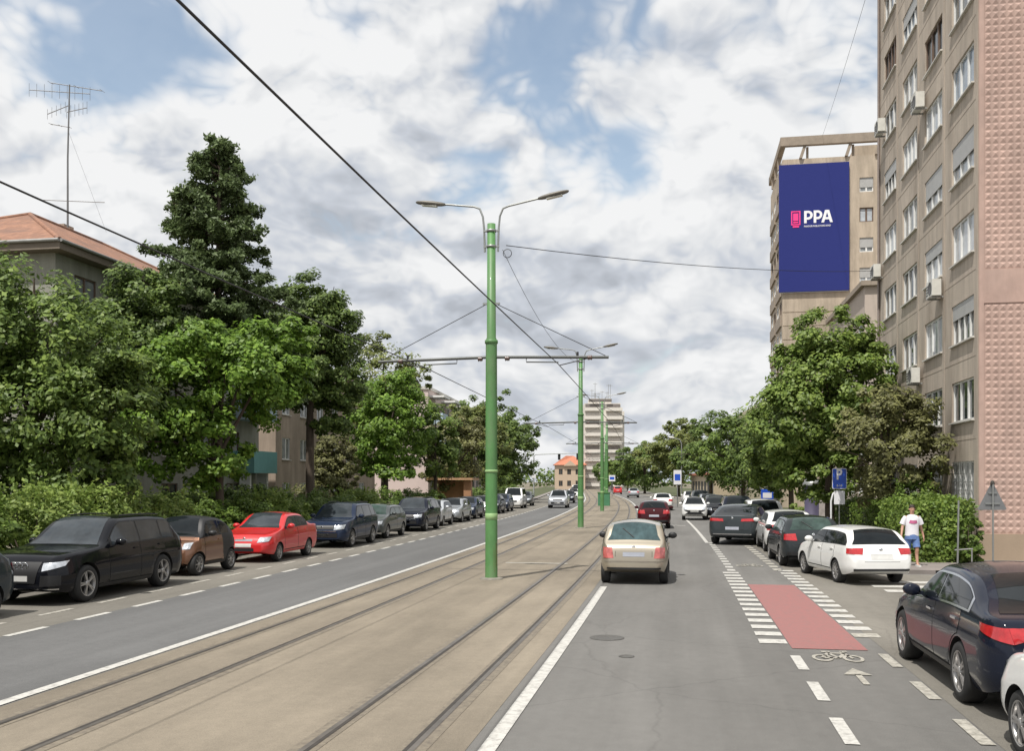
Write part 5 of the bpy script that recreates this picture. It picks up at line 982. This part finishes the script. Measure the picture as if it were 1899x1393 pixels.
def contact(x0, z0, sag=.06, lift=0.0):
    P_ = [2.0, 24.27, 51.6, 80, 108, 137, 170]; pts = []
    for i in range(len(P_)-1):
        for k in range(6): q = k/6; y = P_[i]+(P_[i+1]-P_[i])*q; pts.append((x0+off(y)+(.12 if i % 2 else -.1)*(2*q-1)*0, y, z0+lift*(1-abs(2*q-1)**2)*0-sag*4*q*(1-q)))
    return pts
wire('overhead tram wire running above the right-hand track', contact(-3.02, 5.46), .011); wire('overhead tram wire running above the left-hand track', contact(-6.48, 5.44), .011)
def span(label, a, b, sag, r=.008):
    a, b = Vector(a), Vector(b); pts = [a.lerp(b, i/14)-Vector((0, 0, sag*4*(i/14)*(1-i/14))) for i in range(15)]; return wire(label, pts, r, 'cable')
span('cable hanging from the nearest pole top to the beige block facade', (-4.4, 24.27, 8.5), (8.75, 46.4, 12.1), .25, .011)
span('thin cable running from the nearest pole top towards the second pole', (-4.5, 24.3, 8.4), (-4.73+off(51.6)+.1, 51.5, 8.8), .75, .007)
ring = MB(); ring.lathe((-4.36, 24.2, 8.28), (0, 1, 0), [(.10, -.008), (.115, -.008), (.115, .008), (.10, .008), (.10, -.008)], 16); tag(ring.build('cable_loop', WIRE), 'small coiled loop of cable beside the top of the nearest green pole', 'cable')
span('faint thin line descending across the sky beside the tall beige block', (8.8, 46.2, 26.5), (12.6, 92.2, 34.0), .2, .010)

# ------------------------------------------------------------------ signs, masts, lamps
SBL = mat('sign_blue', (.018, .085, .50), .4, var=.04); SWH = mat('sign_white', (.72, .72, .74), .4, var=.04); SGREY = mat('sign_back_aluminium', (.20, .205, .21), .5, .35)
def rrect(w, h, r, n=5):
    P_ = []
    for cx, cz, a in ((w/2-r, h/2-r, 0), (-w/2+r, h/2-r, 90), (-w/2+r, -h/2+r, 180), (w/2-r, -h/2+r, 270)): P_ += [(cx+r*math.cos(R(a+90*i/n)), cz+r*math.sin(R(a+90*i/n))) for i in range(n+1)]
    return P_
def p_sign():
    t = thing('parking_sign', 'blue square parking sign with white P above a white plate on a grey post', 'road sign', (5.72, 37.4, .1), R(-6)); k_ = .82; t.scale = (k_, 1, 1); b = MB(); b.tube([(0, 0, 0), (0, 0, 2.85)], .03, 8); b.build('post', STEEL, t)
    s = MB(); s.prism(rrect(.62, .76, .06), (0, -.05, 2.50), (1, 0, 0), UP, (0, -1, 0), 0, .012); sb = s.build('sign_plate', SWH, t); s = MB(); s.prism(rrect(.575, .715, .05), (0, -.062, 2.50), (1, 0, 0), UP, (0, -1, 0), 0, .004); s.build('blue_field', SBL, sb)
    me = text_mesh('P', .24, .40, .035, .005); me.materials.append(SWH); link('letter', me, sb).location = (-.12, -.068, 2.46)
    me = text_mesh('8-18', .24, .085, .01, .005); me.materials.append(SWH); link('lettering', me, sb).location = (-.12, -.068, 2.20)
    s = MB(); s.prism(rrect(.46, .50, .03), (0, -.05, 1.80), (1, 0, 0), UP, (0, -1, 0), 0, .012); s.build('lower_plate', SWH, t)
p_sign()
def back_sign():
    t = thing('warning_sign', 'triangular road sign seen from behind on a thin post by the tiled wall', 'road sign', (8.62, 29.25, .1), R(188)); b = MB(); b.tube([(0, 0, 0), (0, 0, 2.35)], .026, 8); b.build('post', STEEL, t)
    s = MB(); s.prism([(-.40, 0), (-.36, -.03), (.36, -.03), (.40, 0), (.03, .72), (-.03, .72)], (0, -.06, 1.62), (1, 0, 0), UP, (0, 1, 0), 0, .012); s.build('sign_plate', SGREY, t); c = MB(); c.box(-.2, .2, -.048, -.02, 1.75, 1.79); c.box(-.12, .12, -.048, -.02, 2.05, 2.09); c.build('rear_bracket', STEEL, t)
    c = MB(); c.lathe((0, -.03, 2.30), UP, [(.05, 0), (.06, .03), (.05, .1), (.001, .13)], 10); c.build('cap', MATS['rail_groove'], t)
back_sign()
t = thing('thin_post', 'thin grey metal post with a low crossbar standing beside the clipped hedge', 'post', (7.80, 29.7, .1)); b = MB(); b.tube([(0, 0, 0), (.03, 0, 1.85)], .028, 8); b.build('post', STEEL, t); b = MB(); b.tube([(-.08, 0, .42), (.42, .05, .46)], .02, 6); b.tube([(.40, .05, .46), (.40, .05, .0)], .02, 6); b.build('crossbar', IRON, t)
t = thing('notice_board', 'white-framed blue notice board at the right edge on the tiled wall', 'sign', (10.28, 31.48, 1.45)); MB().box(0, 1.5, -.10, .0, 0, 1.42).build('frame', SWH, t); MB().box(.16, 1.36, -.106, -.098, .14, 1.28).build('panel', mat('notice_blue', (.07, .12, .45), .5), t)
def round_column():
    t = thing('advertising_column', 'purple-grey advertising column behind the parked white hatchback', 'column', (6.25, 49.2, .1)); b = MB(); b.lathe((0, 0, 0), UP, [(.42, 0), (.42, .25), (.36, .3), (.36, 2.2)], 20); b.build('drum', mat('column_purple', (.085, .075, .13), .6, var=.2, vs=2), t); b = MB(); b.lathe((0, 0, 2.2), UP, [(.44, 0), (.44, .12), (.3, .3), (.001, .36)], 20); b.build('cap', STEEL, t)
    b = MB(); b.box(.28, .75, -.35, -.30, .3, 1.9); b.build('poster', mat('poster_grey', (.42, .38, .36), .6, var=.25, vs=4), t)
round_column()
t = thing('bent_tube', 'white bent tube post beside the parking sign', 'post', (5.95, 41.0, .1)); b = MB(); b.tube([(.25, 0, 2.0), (.08, 0, 1.9), (0, 0, 1.6), (0, 0, .5), (.08, 0, 0)], .04, 8); b.build('tube', SWH, t)
def mast(label, x, y, sg, arm):
    t = thing('traffic_mast', label, 'traffic light', (x+off(y), y, .1), bend(y)); b = MB(); b.tube([(0, 0, 0), (0, 0, 6.3), (sg*.3, 0, 6.6), (sg*arm, 0, 6.8)], [.12, .09, .08, .05], 8); b.build('mast', mat('mast_grey', (.36, .38, .37), .5, .3), t)
    for q in (arm*.55, arm*.95): h = MB(); h.box(sg*q-.2, sg*q+.2, .1, .35, 5.75, 6.75); h.build('signal_head', TRIM, t)
    s = MB(); s.box(-.35, .35, -.16, -.13, 2.9, 3.6); s.build('sign_plate', SWH, t)
mast('grey traffic mast reaching over the left carriageway in the distance', -15.6, 150, 1, 7.2); mast('grey traffic mast reaching over the right lane in the distance', 11.6, 150, -1, 5.2)
def lamp_post(label, x, y, h=7.4):
    t = thing('street_lamp', label, 'street lamp', (x+off(y), y, .1)); b = MB(); b.tube([(0, 0, 0), (0, 0, h-.5), (-.2, 0, h), (-.9, 0, h+.2)], [.09, .07, .06, .04], 8); b.build('post', STEEL, t); b = MB(); b.tube([(-.85, 0, h+.17), (-1.05, 0, h+.24), (-1.5, 0, h+.3)], [.07, .14, .08], 8); b.build('lamp_head', mat('lamp_pale', (.6, .6, .55), .4), t)
lamp_post('slim street lamp in front of the far right trees', 4.2, 118)
def far_sign(label, x, y, z0, w, h, top, m1, m2):
    t = thing('road_sign', label, 'road sign', (x+off(y), y, .1), bend(y)); b = MB(); b.tube([(0, 0, 0), (0, 0, z0+h)], .05, 6); b.build('post', STEEL, t); b = MB(); b.box(-w/2, w/2, -.09, -.05, z0, z0+h); p = b.build('sign_plate', m1, t)
    b = MB(); b.box(-w*.36, w*.36, -.10, -.088, z0+h*.28, z0+h*.72); b.build('symbol', m2, p)
far_sign('white sign with a blue symbol standing above the dark red car', 2.0, 92, 2.1, .72, 1.35, 1, SWH, SBL); far_sign('small white and blue sign beside the farthest tram poles', -3.4, 150, 2.4, .95, .95, 1, SWH, SBL)
far_sign('blue direction sign behind the roofs of the right parked cars', 6.2, 62.5, 1.15, .75, .75, 1, SBL, SWH)
def bin_box():
    t = thing('utility_cabinet', 'green utility cabinet at the foot of the second tram pole', 'cabinet', (-6.3+off(53)-.9, 99, .0)); MB().box(-.6, .6, -.3, .3, 0, 1.3).build('cabinet', mat('cabinet_green', (.06, .20, .10), .6), t); MB().box(-.65, .65, -.35, .35, 1.3, 1.4).build('lid', GRN, t)
bin_box()
t = thing('shopfront', 'low pale shopfront wall behind the far right trees', 'building', (9.2+off(128), 128, 0), bend(128)); w_ = MB(); w_.box(0, 8, 0, 30, 0, 3.4); w_.build('facade', mat('shop_cream', (.50, .42, .30), .9), t)
for k in range(7): b = MB(); b.box(-.04, -.003, 1.2+4*k, 3.4+4*k, .2, 2.5); b.build('doorway', TRIM, t)
MB().box(-.4, 8.3, -.3, 30.3, 3.4, 3.7).build('roof', mat('roof_red_tile', (.45, .17, .10), .8), t)
t = thing('apartment_building', 'cream apartment block showing above the far right trees', 'building', (11.5+off(96), 100, 0), bend(100)); w_ = MB(); ops = [(1+3.2*c, 2.6+3.2*c, 1.5+2.8*k, 2.9+2.8*k) for c in range(8) for k in range(3)]; wall(w_, (0, 0, 0), (0, 1, 0), (-1, 0, 0), 27, 11.0, ops, .2); wall(w_, (0, 0, 0), (1, 0, 0), (0, -1, 0), 12, 11.0, [], .2); w_.quad((0, 0, 11), (12, 0, 11), (12, 27, 11), (0, 27, 11)); w_.build('facade', mat('facade_cream', (.52, .46, .34), .9, var=.06), t)
for q in ops: window(t, (0, 0, 0), (0, 1, 0), (-1, 0, 0), q, 2, WFR, GL_D, .12, fr=.1)
# distant tree line that closes the horizon
def belt():
    C = []; Nn = []
    for i in range(150):
        x = -420+840*rng.random(); y = 430+60*rng.random(); h = 7+6*rng.random(); n = 110; q = sph(n)*np.array([6, 5, h*.5])*(rng.random((n, 1))**.35); C.append(q+np.array([x, y, h*.45])); Nn.append(q/6+np.array([0, 0, .7])+.6*rng.normal(size=(n, 3)))
    C = np.concatenate(C); Nn = np.concatenate(Nn); C[:, 2] = np.abs(C[:, 2]); tag(leaf_object('distant_woodland', C, Nn, 1.7*(.6+.8*rng.random(len(C))), G_DARK), kind='stuff')
belt()
# grass and low weeds on the lawns
def grass(n=26000):
    y = 8+rng.random(n)**1.3*70; l = rng.random(n) < .72; x = np.where(l, -23+rng.random(n)*7.4, 6.95+rng.random(n)*1.7); y = np.where(l, y, 31.7+rng.random(n)*40); x = x+np.array([off(v) for v in y]); C = np.stack([x, y, np.full(n, .16)], 1); Nn = rng.normal(size=(n, 3))*np.array([1, 1, .25]); tag(leaf_object('grass', C, Nn, .20*(.6+.8*rng.random(n)), G_MID, None, .3), kind='stuff')
grass()

# ------------------------------------------------------------------ the man on the pavement
def skin_mesh(name, pts, edges, radii, m, sub=2, root=0):
    me = bpy.data.meshes.new(name); me.from_pydata(pts, edges, []); o = link(name, me); md = o.modifiers.new('s', 'SKIN'); md.use_smooth_shade = True
    for i, r in enumerate(radii): me.skin_vertices[0].data[i].radius = (r if isinstance(r, tuple) else (r, r)); me.skin_vertices[0].data[i].use_root = (i == root)
    sb = o.modifiers.new('u', 'SUBSURF'); sb.levels = sub; sb.render_levels = sub; dg = bpy.context.evaluated_depsgraph_get(); r = bpy.data.meshes.new_from_object(o.evaluated_get(dg)); bpy.data.objects.remove(o); r.materials.clear(); r.materials.append(m); r.polygons.foreach_set('use_smooth', [True]*len(r.polygons)); r.name = name; return r
def person():
    t = thing('person', 'man in white printed t-shirt and blue shorts walking beside the hedge', 'person', (6.38, 28.9, .108), R(6))   # faces -Y (towards the camera)
    SKIN = mat('skin', (.46, .26, .18), .5, var=.08); SH = mat('shirt_white', (.70, .69, .72), .8, var=.08, vs=5); SHORT = mat('shorts_blue', (.10, .17, .36), .85, var=.25, vs=9); HAIR = mat('hair_dark', (.03, .02, .015), .7); SHOE = mat('shoe_white', (.6, .6, .58), .6)
    V = []; Ed = []; Rd = []
    def a(p, r, par=None): V.append(p); Rd.append(r); Ed.append((par, len(V)-1)) if par is not None else None; return len(V)-1
    pel = a((0, 0, .92), (.15, .105)); w = a((0, 0, 1.08), (.145, .10), pel); ch = a((0, .0, 1.27), (.165, .11), w); nk0 = a((0, 0, 1.41), (.085, .075), ch); nk = a((0, -.01, 1.47), .052, nk0); h1 = a((0, -.015, 1.545), (.064, .075), nk); h2 = a((0, -.012, 1.62), (.070, .085), h1); h3 = a((0, -.005, 1.685), (.05, .06), h2)
    for s in (-1, 1):
        f = -.10 if s > 0 else .10; hip = a((s*.085, 0, .84), (.088, .09), pel); kn = a((s*.10, f*.9-.03, .48), .056, hip); cf = a((s*.10, f*1.1+.02, .34), .050, kn); an = a((s*.105, f*1.4+(.03 if s < 0 else 0), .085), .034, cf); hl = a((s*.107, f*1.4-.03, .045), (.036, .03), an); a((s*.115, f*1.4-.17, .03), (.036, .022), hl)
        sh = a((s*.165, 0, 1.375), .06, ch); el_ = a((s*.265, .03-f*.4, 1.11), .042, sh); wr = a((s*.325, -.03-f*.8, .885), .028, el_); pm = a((s*.335, -.04-f*.85, .82), (.022, .036), wr)
        for i, L in enumerate((.070, .078, .074, .058)):
            o_ = (i-1.5)*.019; k = a((s*.340, -.045-f*.85+o_, .765), .0095, pm); k2 = a((s*.336, -.052-f*.85+o_*1.05, .765-L*.55), .0085, k); a((s*.326, -.056-f*.85+o_*1.05, .765-L), .007, k2)
        th = a((s*.322, -.078-f*.85, .81), .0105, pm); a((s*.314, -.092-f*.85, .765), .008, th)
    link('body', skin_mesh('body', V, Ed, Rd, SKIN), t)
    def loft(name, rings, m, n=24):
        b = MB(); vs = [(cx+rx*math.cos(6.2832*k/n), cy_+ry*math.sin(6.2832*k/n), z+(dz*math.cos(6.2832*k/n)**2)) for (cx, cy_, z, rx, ry, dz) in rings for k in range(n)]; b.add(vs, [(i*n+k, i*n+(k+1) % n, (i+1)*n+(k+1) % n, (i+1)*n+k) for i in range(len(rings)-1) for k in range(n)], 0, True); return b
    b = loft('shirt', [(0, 0, .86, .190, .135, 0), (0, 0, 1.0, .182, .130, 0), (0, 0, 1.15, .186, .132, 0), (0, 0, 1.30, .205, .138, 0), (0, 0, 1.385, .190, .120, 0), (0, 0, 1.43, .125, .095, 0), (0, -.005, 1.452, .068, .068, 0)], SH)
    for s in (-1, 1): b.tube([(s*.15, 0, 1.385), (s*.208, .005, 1.30), (s*.252, .02, 1.18)], [.078, .080, .082], 14, caps=False)
    st = b.build('shirt', SH, t); g = MB(); n = 9; vs = []
    for z in (1.20, 1.29): vs += [(.17*math.sin(R(-50+100*k/(n-1))), -.142*math.cos(R(-50+100*k/(n-1)))-.004, z+.015*abs(k-4)/4) for k in range(n)]
    g.add(vs, [(k, k+1, n+k+1, n+k) for k in range(n-1)]); g.build('chest_print', mat('print_magenta', (.48, .12, .24), .8, var=.3, vs=14), st)
    b = loft('shorts', [(0, 0, .93, .175, .13, 0), (0, 0, .84, .185, .14, 0), (0, 0, .76, .190, .145, 0)], SHORT)
    for s in (-1, 1):
        f = -.10 if s > 0 else .10; b.tube([(s*.085, 0, .82), (s*.095, f*.4, .68), (s*.10, f*.8-.02, .52)], [.108, .102, .098], 16, caps=False)
    b.build('shorts', SHORT, t)
    h = MB(); rings = [(1.655, .078, .092), (1.685, .076, .088), (1.715, .062, .07), (1.738, .03, .035), (1.742, .002, .002)]; vs = [(rx*math.cos(6.2832*k/16), .008+ry*math.sin(6.2832*k/16), z-(.05 if (z < 1.66 and math.sin(6.2832*k/16) > .2) else 0)) for z, rx, ry in rings for k in range(16)]
    h.add(vs, [(i*16+k, i*16+(k+1) % 16, (i+1)*16+(k+1) % 16, (i+1)*16+k) for i in range(4) for k in range(16)], 0, True); h.build('hair', HAIR, t)
    n_ = MB(); n_.add([(0, -.112, 1.585), (-.014, -.084, 1.58), (.014, -.084, 1.58), (0, -.086, 1.628)], [(0, 1, 3), (0, 3, 2), (0, 2, 1)]); n_.build('nose', SKIN, t)
    for s in (-1, 1):
        e = MB(); e.lathe((s*.028, -.084, 1.625), (0, -1, .1), [(.011, 0), (.008, .005), (.001, .006)], 8); e.build('eye', HAIR, t); e = MB(); e.lathe((s*.072, -.005, 1.60), (s, -.2, 0), [(.028, 0), (.03, .008), (.018, .014), (.001, .012)], 10); e.build('ear', SKIN, t)
        f = -.10 if s > 0 else .10; q = MB(); yb = f*1.4+(.03 if s < 0 else 0); q.add([(s*.107+x, yb+y, z) for z in (.0, .05) for x, y in ((-.045, .05), (.045, .05), (.052, -.14), (.03, -.22), (-.03, -.22), (-.052, -.14))], [(5, 4, 3, 2, 1, 0), (6, 7, 8, 9, 10, 11)]+[(i, (i+1) % 6, 6+(i+1) % 6, 6+i) for i in range(6)]); q.build('shoe', SHOE, t)
    mo = MB(); mo.box(-.022, .022, -.094, -.082, 1.552, 1.558); mo.build('mouth', mat('lips', (.25, .09, .08), .6), t)
person()
